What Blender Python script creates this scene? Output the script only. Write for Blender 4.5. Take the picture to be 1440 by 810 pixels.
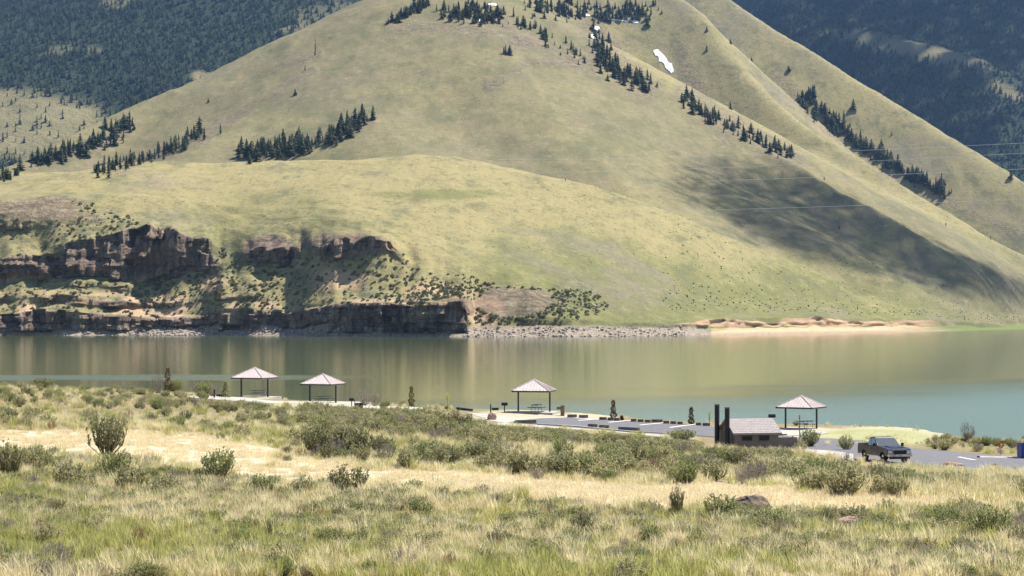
import bpy, bmesh, math, random
import numpy as np
from mathutils import Vector, Matrix, Euler

for o in list(bpy.data.objects):
    bpy.data.objects.remove(o, do_unlink=True)
scene = bpy.context.scene
COL = scene.collection

# ------------------------------------------------------------------ camera, sky, sun, exposure
F = 2687.0          # focal length in photograph pixels (1440 wide)
HY = 446.0          # row of the true horizon in the photograph
CZ = 13.0           # camera height above the lake (water is z = 0)
cam_d = bpy.data.cameras.new('camera')
cam_d.sensor_width = 36.0
cam_d.lens = 36.0 * F / 1440.0
cam_d.shift_y = (HY - 405.0) / 1440.0
cam_d.clip_start = 0.5
cam_d.clip_end = 40000.0
cam = bpy.data.objects.new('camera', cam_d)
COL.objects.link(cam)
cam.location = (0, 0, CZ)
cam.rotation_euler = (math.radians(90), 0, 0)
scene.camera = cam

SUN_AZ, SUN_EL = math.radians(52), math.radians(56)
SUN = Vector((math.sin(SUN_AZ) * math.cos(SUN_EL), math.cos(SUN_AZ) * math.cos(SUN_EL), math.sin(SUN_EL)))
world = bpy.data.worlds.new('World')
scene.world = world
world.use_nodes = True
wn = world.node_tree
sky = wn.nodes.new('ShaderNodeTexSky')
sky.sky_type = 'NISHITA'
sky.sun_disc = False
sky.sun_elevation = SUN_EL
sky.sun_rotation = SUN_AZ
sky.altitude = 1800
sky.dust_density = 2.0
wn.links.new(sky.outputs[0], wn.nodes['Background'].inputs[0])
wn.nodes['Background'].inputs[1].default_value = 0.085

sun_d = bpy.data.lights.new('sun', 'SUN')
sun_d.energy = 5.0
sun_d.angle = math.radians(0.55)
sun_d.color = (1.0, 0.955, 0.88)
sun = bpy.data.objects.new('sun', sun_d)
COL.objects.link(sun)
sun.location = (0, 0, 400)
sun.rotation_euler = SUN.to_track_quat('Z', 'Y').to_euler()

scene.view_settings.view_transform = 'Standard'
scene.view_settings.look = 'None'
scene.view_settings.gamma = 1.0
scene.view_settings.exposure = 0.9
scene.render.engine = 'CYCLES'
scene.cycles.max_bounces = 6
scene.cycles.volume_bounces = 0
scene.cycles.transparent_max_bounces = 8
scene.cycles.use_denoising = True

rng = np.random.default_rng(7)
random.seed(7)

# ------------------------------------------------------------------ helpers
def tag(o, label=None, cat=None, group=None, kind=None):
    if label: o['label'] = label
    if cat: o['category'] = cat
    if group: o['group'] = group
    if kind: o['kind'] = kind
    return o

def empty(name, loc=(0, 0, 0), rz=0.0):
    o = bpy.data.objects.new(name, None)
    COL.objects.link(o)
    o.location = loc
    o.rotation_euler = (0, 0, rz)
    o.empty_display_size = 0.2
    return o

def link(name, me, parent=None, loc=None, rz=None, s=None):
    o = bpy.data.objects.new(name, me)
    COL.objects.link(o)
    if parent: o.parent = parent
    if loc is not None: o.location = loc
    if rz is not None: o.rotation_euler = (0, 0, rz)
    if s is not None: o.scale = (s, s, s) if not hasattr(s, '__len__') else s
    return o

def copy_tree(o, parent=None):
    c = o.copy()
    COL.objects.link(c)
    c.parent = parent
    for ch in list(o.children):
        copy_tree(ch, c)
    return c

def mesh_np(name, verts, faces, mat=None, smooth=False):
    """verts (N,3), faces: (M,3|4) array"""
    me = bpy.data.meshes.new(name)
    verts = np.asarray(verts, dtype=np.float32)
    faces = np.asarray(faces, dtype=np.int32)
    k = faces.shape[1]
    me.vertices.add(len(verts)); me.vertices.foreach_set('co', verts.ravel())
    me.loops.add(faces.size); me.loops.foreach_set('vertex_index', faces.ravel())
    me.polygons.add(len(faces))
    me.polygons.foreach_set('loop_start', np.arange(0, faces.size, k, dtype=np.int32))
    me.update(calc_edges=True)
    if smooth:
        me.polygons.foreach_set('use_smooth', np.ones(len(faces), dtype=bool))
    if mat: me.materials.append(mat)
    return me

def set_attr(me, name, arr):
    a = me.attributes.new(name, 'FLOAT', 'POINT')
    a.data.foreach_set('value', np.asarray(arr, dtype=np.float32).ravel())

class MB:
    """collects boxes, tubes and prisms into one mesh"""
    def __init__(self): self.v, self.f = [], []
    def add(self, vs, fs):
        n = len(self.v); self.v += [tuple(p) for p in vs]
        self.f += [tuple(i + n for i in q) for q in fs]; return self
    def box(self, c, s, rz=0.0, taper=1.0):
        x, y, z = [d / 2 for d in s]
        ca, sa = math.cos(rz), math.sin(rz); vs = []
        for dz, k in ((-z, 1.0), (z, taper)):
            for dx, dy in ((-x, -y), (x, -y), (x, y), (-x, y)):
                dx *= k; dy *= k
                vs.append((c[0] + dx * ca - dy * sa, c[1] + dx * sa + dy * ca, c[2] + dz))
        return self.add(vs, [(0, 3, 2, 1), (4, 5, 6, 7), (0, 1, 5, 4), (1, 2, 6, 5), (2, 3, 7, 6), (3, 0, 4, 7)])
    def tube(self, a, b, ra, rb=None, n=8):
        rb = ra if rb is None else rb
        a, b = Vector(a), Vector(b); d = (b - a).normalized()
        q = d.to_track_quat('Z', 'Y'); vs = []
        for p, r in ((a, ra), (b, rb)):
            for i in range(n):
                t = 2 * math.pi * i / n
                vs.append(p + q @ Vector((r * math.cos(t), r * math.sin(t), 0)))
        fs = [(i, (i + 1) % n, n + (i + 1) % n, n + i) for i in range(n)]
        fs += [tuple(range(n - 1, -1, -1)), tuple(range(n, 2 * n))]
        return self.add(vs, fs)
    def prism(self, poly, axis, a, b):
        """poly: 2D points; axis 'y': points are (x,z), extruded from y=a to y=b; axis 'x': (y,z)"""
        n = len(poly); vs = []
        for e in (a, b):
            for p, q in poly:
                vs.append((p, e, q) if axis == 'y' else (e, p, q))
        fs = [(i, (i + 1) % n, n + (i + 1) % n, n + i) for i in range(n)]
        fs += [tuple(range(n - 1, -1, -1)), tuple(range(n, 2 * n))]
        return self.add(vs, fs)
    def mesh(self, name, mat, bevel=0.0, smooth=False):
        me = bpy.data.meshes.new(name)
        me.from_pydata(self.v, [], self.f)
        bm = bmesh.new(); bm.from_mesh(me)
        bmesh.ops.recalc_face_normals(bm, faces=bm.faces)
        if bevel:
            bmesh.ops.bevel(bm, geom=bm.edges[:], offset=bevel, segments=2, affect='EDGES', clamp_overlap=True)
        bm.to_mesh(me); bm.free()
        if smooth:
            me.polygons.foreach_set('use_smooth', [True] * len(me.polygons))
        if mat: me.materials.append(mat)
        return me
    def build(self, name, mat, parent=None, bevel=0.0, smooth=False, loc=None, rz=None):
        return link(name, self.mesh(name, mat, bevel, smooth), parent, loc, rz)

# ---- noise (value noise, vectorised)
_PERM = np.random.default_rng(11).random((256, 256))
def vnoise(x, y):
    xi = np.floor(x).astype(int); yi = np.floor(y).astype(int)
    fx = x - xi; fy = y - yi
    fx = fx * fx * (3 - 2 * fx); fy = fy * fy * (3 - 2 * fy)
    a = _PERM[xi & 255, yi & 255]; b = _PERM[(xi + 1) & 255, yi & 255]
    c = _PERM[xi & 255, (yi + 1) & 255]; d = _PERM[(xi + 1) & 255, (yi + 1) & 255]
    return (a * (1 - fx) + b * fx) * (1 - fy) + (c * (1 - fx) + d * fx) * fy - 0.5
def fbm(x, y, o=4, g=0.5):
    r = 0; a = 1.0
    for i in range(o):
        r = r + a * vnoise(x * 2 ** i + 17.3 * i, y * 2 ** i + 9.1 * i); a *= g
    return r
def sstep(a, b, x):
    t = np.clip((np.asarray(x, float) - a) / (b - a), 0, 1); return t * t * (3 - 2 * t)

def P(px, py, d):
    """point at depth d seen at photograph pixel (px, py)"""
    return np.array([(px - 720.0) / F * d, d, CZ - (py - HY) / F * d])
def pix(X, Y, Z):
    return 720.0 + X / Y * F, HY + (CZ - Z) / Y * F

# ------------------------------------------------------------------ materials
def nmat(name):
    m = bpy.data.materials.new(name); m.use_nodes = True
    nt = m.node_tree
    b = nt.nodes['Principled BSDF']
    return m, nt, b
class NT:
    def __init__(self, nt): self.nt = nt
    def n(self, t, **kw):
        x = self.nt.nodes.new(t)
        for k, v in kw.items(): setattr(x, k, v)
        return x
    def l(self, a, b): self.nt.links.new(a, b)
    def pos(self, scale=(1, 1, 1), obj=False):
        if obj:
            s = self.n('ShaderNodeTexCoord').outputs['Object']
        else:
            s = self.n('ShaderNodeNewGeometry').outputs['Position']
        m = self.n('ShaderNodeMapping'); m.inputs['Scale'].default_value = scale
        self.l(s, m.inputs['Vector']); return m.outputs[0]
    def noise(self, vec, scale, detail=4, rough=0.55, dist=0.0):
        x = self.n('ShaderNodeTexNoise')
        x.inputs['Scale'].default_value = scale; x.inputs['Detail'].default_value = detail
        x.inputs['Roughness'].default_value = rough; x.inputs['Distortion'].default_value = dist
        if vec is not None: self.l(vec, x.inputs['Vector'])
        return x.outputs['Fac']
    def ramp(self, fac, a, b):
        x = self.n('ShaderNodeMapRange'); x.interpolation_type = 'SMOOTHSTEP'
        x.inputs['From Min'].default_value = a; x.inputs['From Max'].default_value = b
        self.l(fac, x.inputs['Value']); return x.outputs[0]
    def mix(self, fac, a, b):
        x = self.n('ShaderNodeMix', data_type='RGBA')
        for sock, v in ((x.inputs['Factor'], fac), (x.inputs['A'], a), (x.inputs['B'], b)):
            pass
        fi, ai, bi = x.inputs[0], x.inputs[6], x.inputs[7]
        for sock, v in ((fi, fac), (ai, a), (bi, b)):
            if hasattr(v, 'is_output'): self.l(v, sock)
            elif isinstance(v, (int, float)): sock.default_value = v
            else: sock.default_value = (*v, 1)
        return x.outputs[2]
    def math(self, op, a, b=None):
        x = self.n('ShaderNodeMath', operation=op)
        for i, v in enumerate((a, b)):
            if v is None: continue
            if hasattr(v, 'is_output'): self.l(v, x.inputs[i])
            else: x.inputs[i].default_value = v
        return x.outputs[0]
    def attr(self, name): return self.n('ShaderNodeAttribute', attribute_name=name).outputs['Fac']
    def bump(self, h, strength, dist, bsdf):
        x = self.n('ShaderNodeBump'); x.inputs['Strength'].default_value = strength
        x.inputs['Distance'].default_value = dist
        self.l(h, x.inputs['Height']); self.l(x.outputs[0], bsdf.inputs['Normal'])

def simple(name, col, rough=0.7, metal=0.0, var=0.25, scale=6.0, spec=0.5, bump=0.0, coat=0.0):
    m, nt, b = nmat(name); t = NT(nt)
    v = t.pos(obj=True)
    n1 = t.noise(v, scale, 5, 0.65)
    dark = tuple(c * (1 - var) for c in col); lite = tuple(min(1, c * (1 + var)) for c in col)
    t.l(t.mix(t.ramp(n1, 0.3, 0.7), dark, lite), b.inputs['Base Color'])
    b.inputs['Roughness'].default_value = rough; b.inputs['Metallic'].default_value = metal
    b.inputs['Specular IOR Level'].default_value = spec
    b.inputs['Coat Weight'].default_value = coat
    if bump: t.bump(t.noise(v, scale * 4, 4), bump, 0.02, b)
    return m

def leafmat(name, a, b_, trans=0.35, noise_scale=0.15, rough=0.75):
    """foliage / grass: colour varies by plant and by place, some light passes through"""
    m, nt, b = nmat(name); t = NT(nt)
    oi = t.n('ShaderNodeObjectInfo').outputs['Random']
    pn = t.noise(t.pos(), noise_scale, 3)
    f = t.math('ADD', t.math('MULTIPLY', oi, 0.55), t.math('MULTIPLY', t.ramp(pn, 0.3, 0.7), 0.45))
    c = t.mix(f, a, b_)
    t.l(c, b.inputs['Base Color'])
    b.inputs['Roughness'].default_value = rough
    b.inputs['Specular IOR Level'].default_value = 0.25
    tr = t.n('ShaderNodeBsdfTranslucent'); t.l(c, tr.inputs['Color'])
    mx = t.n('ShaderNodeMixShader'); mx.inputs[0].default_value = trans
    t.l(b.outputs[0], mx.inputs[1]); t.l(tr.outputs[0], mx.inputs[2])
    t.l(mx.outputs[0], nt.nodes['Material Output'].inputs['Surface'])
    return m

M = {}
# --- hills
def hills_material():
    m, nt, b = nmat('hill_grass_and_rock'); t = NT(nt)
    p = t.pos()
    big = t.noise(p, 0.0055, 6, 0.65)
    mid = t.noise(t.pos((1, 0.45, 1.0)), 0.03, 6, 0.7)
    fine = t.noise(p, 0.45, 4, 0.7)
    green = t.attr('green')
    g = t.math('ADD', t.math('MULTIPLY', t.math('SUBTRACT', big, 0.5), 1.9), t.math('MULTIPLY', t.math('SUBTRACT', mid, 0.5), 1.5))
    g = t.math('ADD', g, green)
    col = t.mix(t.ramp(g, 0.1, 0.9), (0.305, 0.258, 0.120), (0.166, 0.170, 0.060))
    col = t.mix(t.ramp(big, 0.50, 0.64), col, t.mix(0.65, col, (0.24, 0.195, 0.145)))
    col = t.mix(t.math('MULTIPLY', t.ramp(mid, 0.52, 0.68), 0.75), col, (0.145, 0.14, 0.08))
    col = t.mix(t.math('MULTIPLY', t.attr('dull'), 0.92), col, t.mix(t.ramp(mid, 0.35, 0.65), (0.205, 0.170, 0.098), (0.140, 0.135, 0.068)))
    # small dark bushes and tussocks, a few pixels each
    vor = t.n('ShaderNodeTexVoronoi'); vor.inputs['Scale'].default_value = 0.22
    t.l(p, vor.inputs['Vector'])
    cell = t.n('ShaderNodeSeparateColor'); t.l(vor.outputs['Color'], cell.inputs[0])
    scr = t.attr('scrub')
    spot = t.math('LESS_THAN', vor.outputs['Distance'], t.math('MULTIPLY', t.math('MULTIPLY', cell.outputs[0], 0.62), scr))
    col = t.mix(t.math('MULTIPLY', spot, 0.75), col, t.mix(cell.outputs[1], (0.10, 0.115, 0.055), (0.16, 0.14, 0.11)))
    streak = t.ramp(t.math('ADD', t.noise(t.pos((1, 0.3, 3)), 0.07, 5, 0.75), t.math('MULTIPLY', scr, 0.12)), 0.6, 0.75)
    col = t.mix(t.math('MULTIPLY', streak, 0.75), col, (0.13, 0.135, 0.07))
    tx = t.noise(t.pos((1, 0.6, 1.6)), 0.11, 7, 0.82)
    col = t.mix(t.math('MULTIPLY', t.ramp(tx, 0.50, 0.62), 0.42), col, (0.135, 0.135, 0.07))
    col = t.mix(t.math('MULTIPLY', t.ramp(tx, 0.46, 0.36), 0.35), col, (0.40, 0.345, 0.18))
    trail = t.ramp(t.noise(t.pos((1.3, 0.12, 0.5)), 0.055, 6, 0.8, 1.2), 0.57, 0.66)
    col = t.mix(t.math('MULTIPLY', trail, 0.45), col, (0.15, 0.145, 0.08))
    # bare soil
    soil = t.mix(t.noise(p, 0.09, 5, 0.7), (0.55, 0.31, 0.15), (0.56, 0.44, 0.31))
    col = t.mix(t.attr('soil'), col, soil)
    # rock
    rp = t.pos((1, 1, 0.35))
    rn = t.noise(rp, 0.16, 7, 0.75, 0.6)
    rn2 = t.noise(p, 0.035, 3)
    rock = t.mix(t.ramp(rn, 0.35, 0.72), (0.16, 0.115, 0.085), (0.55, 0.43, 0.32))
    strata = t.noise(t.pos((0.08, 0.08, 1.0)), 0.5, 5, 0.7)
    rock = t.mix(t.math('MULTIPLY', t.ramp(strata, 0.52, 0.62), 0.7), rock, (0.10, 0.072, 0.055))
    rock = t.mix(t.math('MULTIPLY', t.ramp(t.noise(p, 0.35, 5, 0.8), 0.58, 0.66), 0.6), rock, (0.58, 0.49, 0.39))
    rock = t.mix(t.math('MULTIPLY', t.ramp(rn2, 0.5, 0.7), 0.5), rock, (0.40, 0.27, 0.18))
    col = t.mix(t.attr('rock'), col, rock)
    col = t.mix(t.attr('gravel'), col, t.mix(t.ramp(t.noise(p, 0.5, 5, 0.8), 0.35, 0.7), (0.17, 0.135, 0.10), (0.46, 0.385, 0.30)))
    col = t.mix(t.attr('lush'), col, (0.15, 0.185, 0.06))
    t.l(col, b.inputs['Base Color'])
    b.inputs['Roughness'].default_value = 0.95
    b.inputs['Specular IOR Level'].default_value = 0.1
    h = t.math('ADD', t.math('MULTIPLY', rn, t.math('ADD', t.math('MULTIPLY', t.attr('rock'), 3.0), 0.35)), t.math('MULTIPLY', fine, 0.3))
    t.bump(h, 1.0, 2.6, b)
    return m
M['hill'] = hills_material()

def mountain_material():
    m, nt, b = nmat('mountain_ground'); t = NT(nt)
    p = t.pos()
    big = t.noise(p, 0.004, 6, 0.65)
    col = t.mix(t.ramp(big, 0.35, 0.65), (0.27, 0.225, 0.125), (0.19, 0.175, 0.085))
    col = t.mix(t.attr('wood'), col, t.mix(t.noise(p, 0.05, 5, 0.8), (0.018, 0.028, 0.020), (0.05, 0.065, 0.035)))
    t.l(col, b.inputs['Base Color']); b.inputs['Roughness'].default_value = 1.0
    b.inputs['Specular IOR Level'].default_value = 0.05
    t.bump(t.noise(p, 0.06, 4, 0.8), 1.0, 8.0, b)
    return m
M['mountain'] = mountain_material()

def ground_material():
    m, nt, b = nmat('dry_ground'); t = NT(nt)
    p = t.pos()
    n1 = t.noise(p, 0.25, 6, 0.7); n2 = t.noise(p, 3.0, 5, 0.75)
    col = t.mix(t.ramp(n1, 0.3, 0.7), (0.26, 0.21, 0.12), (0.19, 0.165, 0.085))
    col = t.mix(t.math('MULTIPLY', t.ramp(n2, 0.5, 0.75), 0.6), col, (0.13, 0.11, 0.065))
    band = t.mix(t.ramp(n2, 0.3, 0.7), (0.50, 0.42, 0.28), (0.62, 0.54, 0.38))
    col = t.mix(t.attr('track'), col, band)
    sand = t.mix(t.ramp(n2, 0.3, 0.7), (0.34, 0.31, 0.19), (0.45, 0.41, 0.29))
    col = t.mix(t.attr('sand'), col, sand)
    col = t.mix(t.attr('lawn'), col, t.mix(t.ramp(n1, 0.35, 0.65), (0.36, 0.34, 0.19), (0.28, 0.30, 0.12)))
    t.l(col, b.inputs['Base Color']); b.inputs['Roughness'].default_value = 1.0
    b.inputs['Specular IOR Level'].default_value = 0.1
    t.bump(n2, 0.8, 0.08, b)
    return m
M['ground'] = ground_material()

def water_material():
    m, nt, b = nmat('lake_water'); t = NT(nt)
    p = t.pos()
    sep = t.n('ShaderNodeSeparateXYZ'); t.l(p, sep.inputs[0])
    # wind: the near right of the lake is ruffled, the far left lies calm with one ruffled streak
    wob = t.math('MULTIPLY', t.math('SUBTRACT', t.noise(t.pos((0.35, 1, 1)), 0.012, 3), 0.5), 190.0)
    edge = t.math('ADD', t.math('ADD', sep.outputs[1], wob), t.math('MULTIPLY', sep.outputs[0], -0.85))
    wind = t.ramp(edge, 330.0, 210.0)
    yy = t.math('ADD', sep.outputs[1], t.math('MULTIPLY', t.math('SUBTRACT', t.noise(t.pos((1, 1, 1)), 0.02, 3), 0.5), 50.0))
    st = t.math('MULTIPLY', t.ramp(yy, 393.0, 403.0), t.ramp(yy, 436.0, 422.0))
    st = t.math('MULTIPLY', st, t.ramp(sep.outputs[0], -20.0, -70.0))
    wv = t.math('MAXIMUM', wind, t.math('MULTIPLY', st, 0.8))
    col = t.mix(wind, (0.078, 0.095, 0.038), (0.12, 0.178, 0.145))  # sky and hill reflections partly put into base colour, with the water's own tint
    t.l(col, b.inputs['Base Color'])
    b.inputs['IOR'].default_value = 1.333
    r = t.n('ShaderNodeMapRange'); t.l(wv, r.inputs[0])
    r.inputs['To Min'].default_value = 0.085; r.inputs['To Max'].default_value = 0.26
    t.l(r.outputs[0], b.inputs['Roughness'])
    rip = t.noise(t.pos((0.5, 1.0, 1.0)), 1.6, 4, 0.6)
    rip2 = t.noise(t.pos((0.25, 1.0, 1.0)), 0.28, 3, 0.5)
    h = t.math('ADD', t.math('MULTIPLY', rip, t.math('ADD', t.math('MULTIPLY', wv, 0.60), 0.02)), t.math('MULTIPLY', rip2, t.math('ADD', 0.07, t.math('MULTIPLY', wv, 0.35))))
    t.bump(h, 1.0, 0.35, b)
    return m
M['water'] = water_material()

M['asphalt'] = simple('asphalt', (0.115, 0.112, 0.12), 0.9, var=0.2, scale=1.5, bump=0.3)
M['concrete'] = simple('pale_concrete', (0.38, 0.35, 0.30), 0.9, var=0.14, scale=1.2, bump=0.2)
M['kerb'] = simple('kerb_concrete', (0.52, 0.49, 0.45), 0.9, var=0.15, scale=2)
M['stop'] = simple('shade_dark_concrete_stop', (0.16, 0.13, 0.115), 0.9, var=0.3, scale=3)  # concrete stops; the darkness of their shaded side is put into the colour
M['paint'] = simple('white_road_paint', (0.72, 0.70, 0.66), 0.8, var=0.12, scale=4)
M['roofmetal'] = simple('faded_rose_metal_roof', (0.62, 0.52, 0.485), 0.33, metal=0.0, var=0.10, scale=0.9, spec=0.7)
M['darksteel'] = simple('dark_green_painted_steel', (0.018, 0.022, 0.022), 0.5, var=0.3)
M['fascia'] = simple('dark_brown_fascia', (0.045, 0.028, 0.025), 0.6, var=0.2)
M['blackiron'] = simple('black_cast_iron', (0.008, 0.008, 0.009), 0.7, var=0.4)
M['tabletop'] = simple('dark_coated_table_steel', (0.04, 0.045, 0.045), 0.35, var=0.3)
M['wall'] = simple('taupe_precast_wall', (0.20, 0.165, 0.15), 0.95, var=0.12, scale=3, bump=0.5)
M['shake'] = simple('grey_shake_roof', (0.34, 0.30, 0.285), 0.9, var=0.25, scale=7, bump=0.6)
M['stack'] = simple('black_vent_pipe', (0.008, 0.008, 0.008), 0.45, var=0.3)
M['louvre'] = simple('dark_louvre', (0.025, 0.022, 0.02), 0.6, var=0.2)
M['trim'] = simple('brown_trim', (0.09, 0.07, 0.06), 0.8, var=0.2)
M['wood'] = simple('brown_timber', (0.23, 0.155, 0.085), 0.85, var=0.3, scale=5)
M['signback'] = simple('galvanised_steel', (0.35, 0.35, 0.34), 0.5, metal=0.5, var=0.15)
M['bluepaint'] = simple('blue_painted_steel', (0.02, 0.055, 0.26), 0.4, var=0.15)
M['carpaint'] = simple('dark_navy_car_paint', (0.010, 0.014, 0.045), 0.30, metal=0.0, var=0.1, spec=0.4, coat=0.35)
M['chrome'] = simple('chrome', (0.75, 0.75, 0.78), 0.12, metal=1.0, var=0.05)
M['grilleblack'] = simple('black_plastic', (0.012, 0.012, 0.016), 0.5, var=0.2)
M['tyre'] = simple('tyre_rubber', (0.015, 0.015, 0.015), 0.85, var=0.3)
M['glass'] = simple('tinted_car_glass', (0.03, 0.045, 0.045), 0.05, var=0.1, spec=1.0, coat=1.0)
M['lamp'] = simple('headlamp_lens', (0.55, 0.55, 0.52), 0.1, var=0.1, spec=0.9)
M['amber'] = simple('amber_lens', (0.75, 0.20, 0.05), 0.25, var=0.1)
M['plate'] = simple('licence_plate', (0.35, 0.37, 0.42), 0.5, var=0.1)
M['redlens'] = simple('red_lens', (0.4, 0.03, 0.02), 0.3, var=0.1)
M['seat'] = simple('grey_upholstery', (0.10, 0.10, 0.105), 0.9, var=0.1)
M['snow'] = simple('old_snow', (0.86, 0.87, 0.90), 0.8, var=0.04, scale=0.1)
M['wire'] = simple('aluminium_wire', (0.80, 0.80, 0.80), 0.45, metal=0.3, var=0.05)
M['basalt'] = simple('lichened_basalt', (0.19, 0.14, 0.10), 0.95, var=0.65, scale=2.2, bump=1.0)
M['redrock'] = simple('reddish_fieldstone', (0.30, 0.19, 0.145), 0.95, var=0.35, scale=3, bump=0.8)
M['pinkrock'] = simple('pink_boulder', (0.42, 0.25, 0.20), 0.95, var=0.25, scale=3, bump=0.6)
M['paleshore'] = simple('pale_shore_stone', (0.36, 0.31, 0.255), 0.95, var=0.5, scale=0.15)
M['white'] = simple('bleached_stone', (0.75, 0.73, 0.70), 0.9, var=0.1)
M['driftwood'] = simple('dark_wet_driftwood', (0.035, 0.028, 0.022), 0.9, var=0.4)
M['cloud'] = simple('cloud_vapour', (0.9, 0.9, 0.9), 1.0, var=0.02, scale=0.01)

M['sage'] = leafmat('sage_leaf', (0.36, 0.345, 0.18), (0.52, 0.48, 0.25), 0.45, 0.06)
M['sagegreen'] = leafmat('green_rabbitbrush_leaf', (0.24, 0.28, 0.11), (0.38, 0.39, 0.16), 0.42, 0.08)
M['sagedark'] = leafmat('dark_sage_leaf', (0.23, 0.235, 0.11), (0.35, 0.33, 0.165), 0.40, 0.08)
M['deadtwig'] = leafmat('grey_dead_twig', (0.27, 0.23, 0.19), (0.42, 0.36, 0.29), 0.1, 0.1)
M['rusttwig'] = leafmat('rust_dry_stalk', (0.36, 0.21, 0.11), (0.46, 0.30, 0.17), 0.2, 0.1)
M['stem'] = leafmat('sage_stem', (0.085, 0.065, 0.045), (0.14, 0.11, 0.08), 0.0, 0.3)
M['straw'] = leafmat('dry_straw', (0.62, 0.53, 0.29), (0.80, 0.72, 0.45), 0.5, 0.07)
M['track_straw'] = leafmat('cheatgrass_straw', (0.66, 0.55, 0.34), (0.78, 0.69, 0.47), 0.5, 0.07)
M['grass'] = leafmat('yellow_green_grass', (0.33, 0.345, 0.10), (0.56, 0.52, 0.20), 0.5, 0.08)
M['needle'] = leafmat('conifer_needle', (0.026, 0.047, 0.020), (0.095, 0.115, 0.045), 0.12, 0.01, 0.9)
M['browncon'] = leafmat('winter_browned_needle', (0.11, 0.075, 0.025), (0.17, 0.115, 0.035), 0.2, 0.5)
M['rustneedle'] = leafmat('rusty_needle', (0.19, 0.085, 0.03), (0.24, 0.12, 0.04), 0.2, 0.5)
M['bark'] = leafmat('conifer_bark', (0.045, 0.032, 0.024), (0.08, 0.06, 0.045), 0.0, 0.5)
M['limeleaf'] = leafmat('spring_leaf', (0.34, 0.40, 0.06), (0.45, 0.48, 0.10), 0.5, 0.5)
M['hillbush'] = leafmat('hillside_bush', (0.15, 0.16, 0.085), (0.28, 0.26, 0.14), 0.3, 0.02)

# ------------------------------------------------------------------ near ground (the shore the camera stands on)
def tps_fit(pts):
    pts = np.array(pts, float); A = pts[:, :2] / 100.0; n = len(A)
    r = np.sqrt(((A[:, None] - A[None]) ** 2).sum(-1)) + 1e-9
    K = r ** 2 * np.log(r) + np.eye(n) * 2e-4
    Pm = np.c_[np.ones(n), A]
    L = np.zeros((n + 3, n + 3)); L[:n, :n] = K; L[:n, n:] = Pm; L[n:, :n] = Pm.T
    w = np.linalg.solve(L, np.r_[pts[:, 2], 0, 0, 0])
    def f(X, Y):
        X = np.asarray(X, float) / 100.0; Y = np.asarray(Y, float) / 100.0
        r_ = np.full(X.shape, 0.0) + w[n] + w[n + 1] * X + w[n + 2] * Y
        for i in range(n):
            d = np.sqrt((X - A[i, 0]) ** 2 + (Y - A[i, 1]) ** 2) + 1e-9
            r_ = r_ + w[i] * d * d * np.log(d)
        return r_
    return f
gp = []
for x in (-60, -25, 0, 25, 60): gp.append((x, -15, 11.6)); gp.append((x, 8, 10.9))
for px in (-250, 150, 450, 720, 1000, 1300, 1700):
    gp.append(P(px, 830, 41)); gp.append(P(px, 755, 53)); gp.append(P(px, 700 if px < 900 else 705, 68 if px < 900 else 66))
for a in [(-300, 626, 98), (0, 626, 98), (200, 630, 96), (0, 604, 113), (200, 607, 112), (-250, 602, 114),
          (0, 575, 145), (200, 578, 146), (-250, 573, 146), (-250, 548, 185), (0, 545, 188), (120, 548, 190), (220, 556, 185),
          (350, 600, 128), (350, 571, 178), (480, 640, 98), (480, 605, 135), (480, 577, 190),
          (358, 558.7, 230), (300, 557, 226), (454, 566.7, 236), (520, 570, 225), (580, 573, 220),
          (600, 655, 90), (600, 625, 120), (600, 596, 165), (640, 582, 205),
          (720, 664, 86), (720, 634, 116), (720, 609, 160), (700, 597, 190), (750, 580, 210), (690, 582, 205),
          (800, 588, 205), (785, 598, 194), (840, 612, 165), (840, 640, 112), (850, 675, 82),
          (1000, 680, 80), (1000, 655, 110), (1000, 637, 140), (1000, 622, 172), (995, 606, 191), (998, 600, 200),
          (1050, 636, 165), (1090, 635, 166), (1126, 603.5, 199), (1200, 690, 78), (1200, 670, 103), (1200, 659, 128),
          (1260, 651, 144), (1225, 643, 150), (1150, 634, 163), (1215, 602.5, 193), (1160, 611, 188), (1180, 621, 177), (1290, 621, 183), (1330, 631, 172),
          (1340, 652, 142), (1440, 663, 135), (1440, 645, 154), (1400, 627, 174), (1650, 668, 134), (1650, 650, 150), (1650, 632, 172),
          (1400, 690, 90), (1400, 712, 66), (1650, 690, 90)]:
    gp.append(P(*a))
_base = tps_fit(gp)
_bank_px = [(-500, 205), (-250, 205), (0, 208), (150, 220), (260, 238), (350, 247), (480, 252), (560, 238), (640, 224), (730, 226), (800, 220), (870, 211), (1000, 207),
            (1130, 211), (1200, 206), (1290, 195), (1360, 186), (1440, 183), (1700, 178), (2000, 178)]
_bx = np.array([(p - 720) / F * d for p, d in _bank_px]); _by = np.array([d for p, d in _bank_px], float)
_o = np.argsort(_bx); _bx, _by = _bx[_o], _by[_o]
def bankY(X): return np.interp(X, _bx, _by) + 2.2 * fbm(np.asarray(X, float) * 0.08, np.asarray(X, float) * 0.0 + 3.1, 3)
def zg(X, Y):
    X = np.asarray(X, float); Y = np.asarray(Y, float)
    z = _base(X, np.minimum(Y, 262))
    rec = sstep(135, 160, Y)
    z = z + 0.35 * fbm(X * 0.12, Y * 0.12, 4) * (1 - 0.8 * rec)
    z = np.maximum(z, 0.8)
    b = sstep(0, 11, Y - bankY(X))
    return z * (1 - b) + (-3.0) * b
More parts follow.
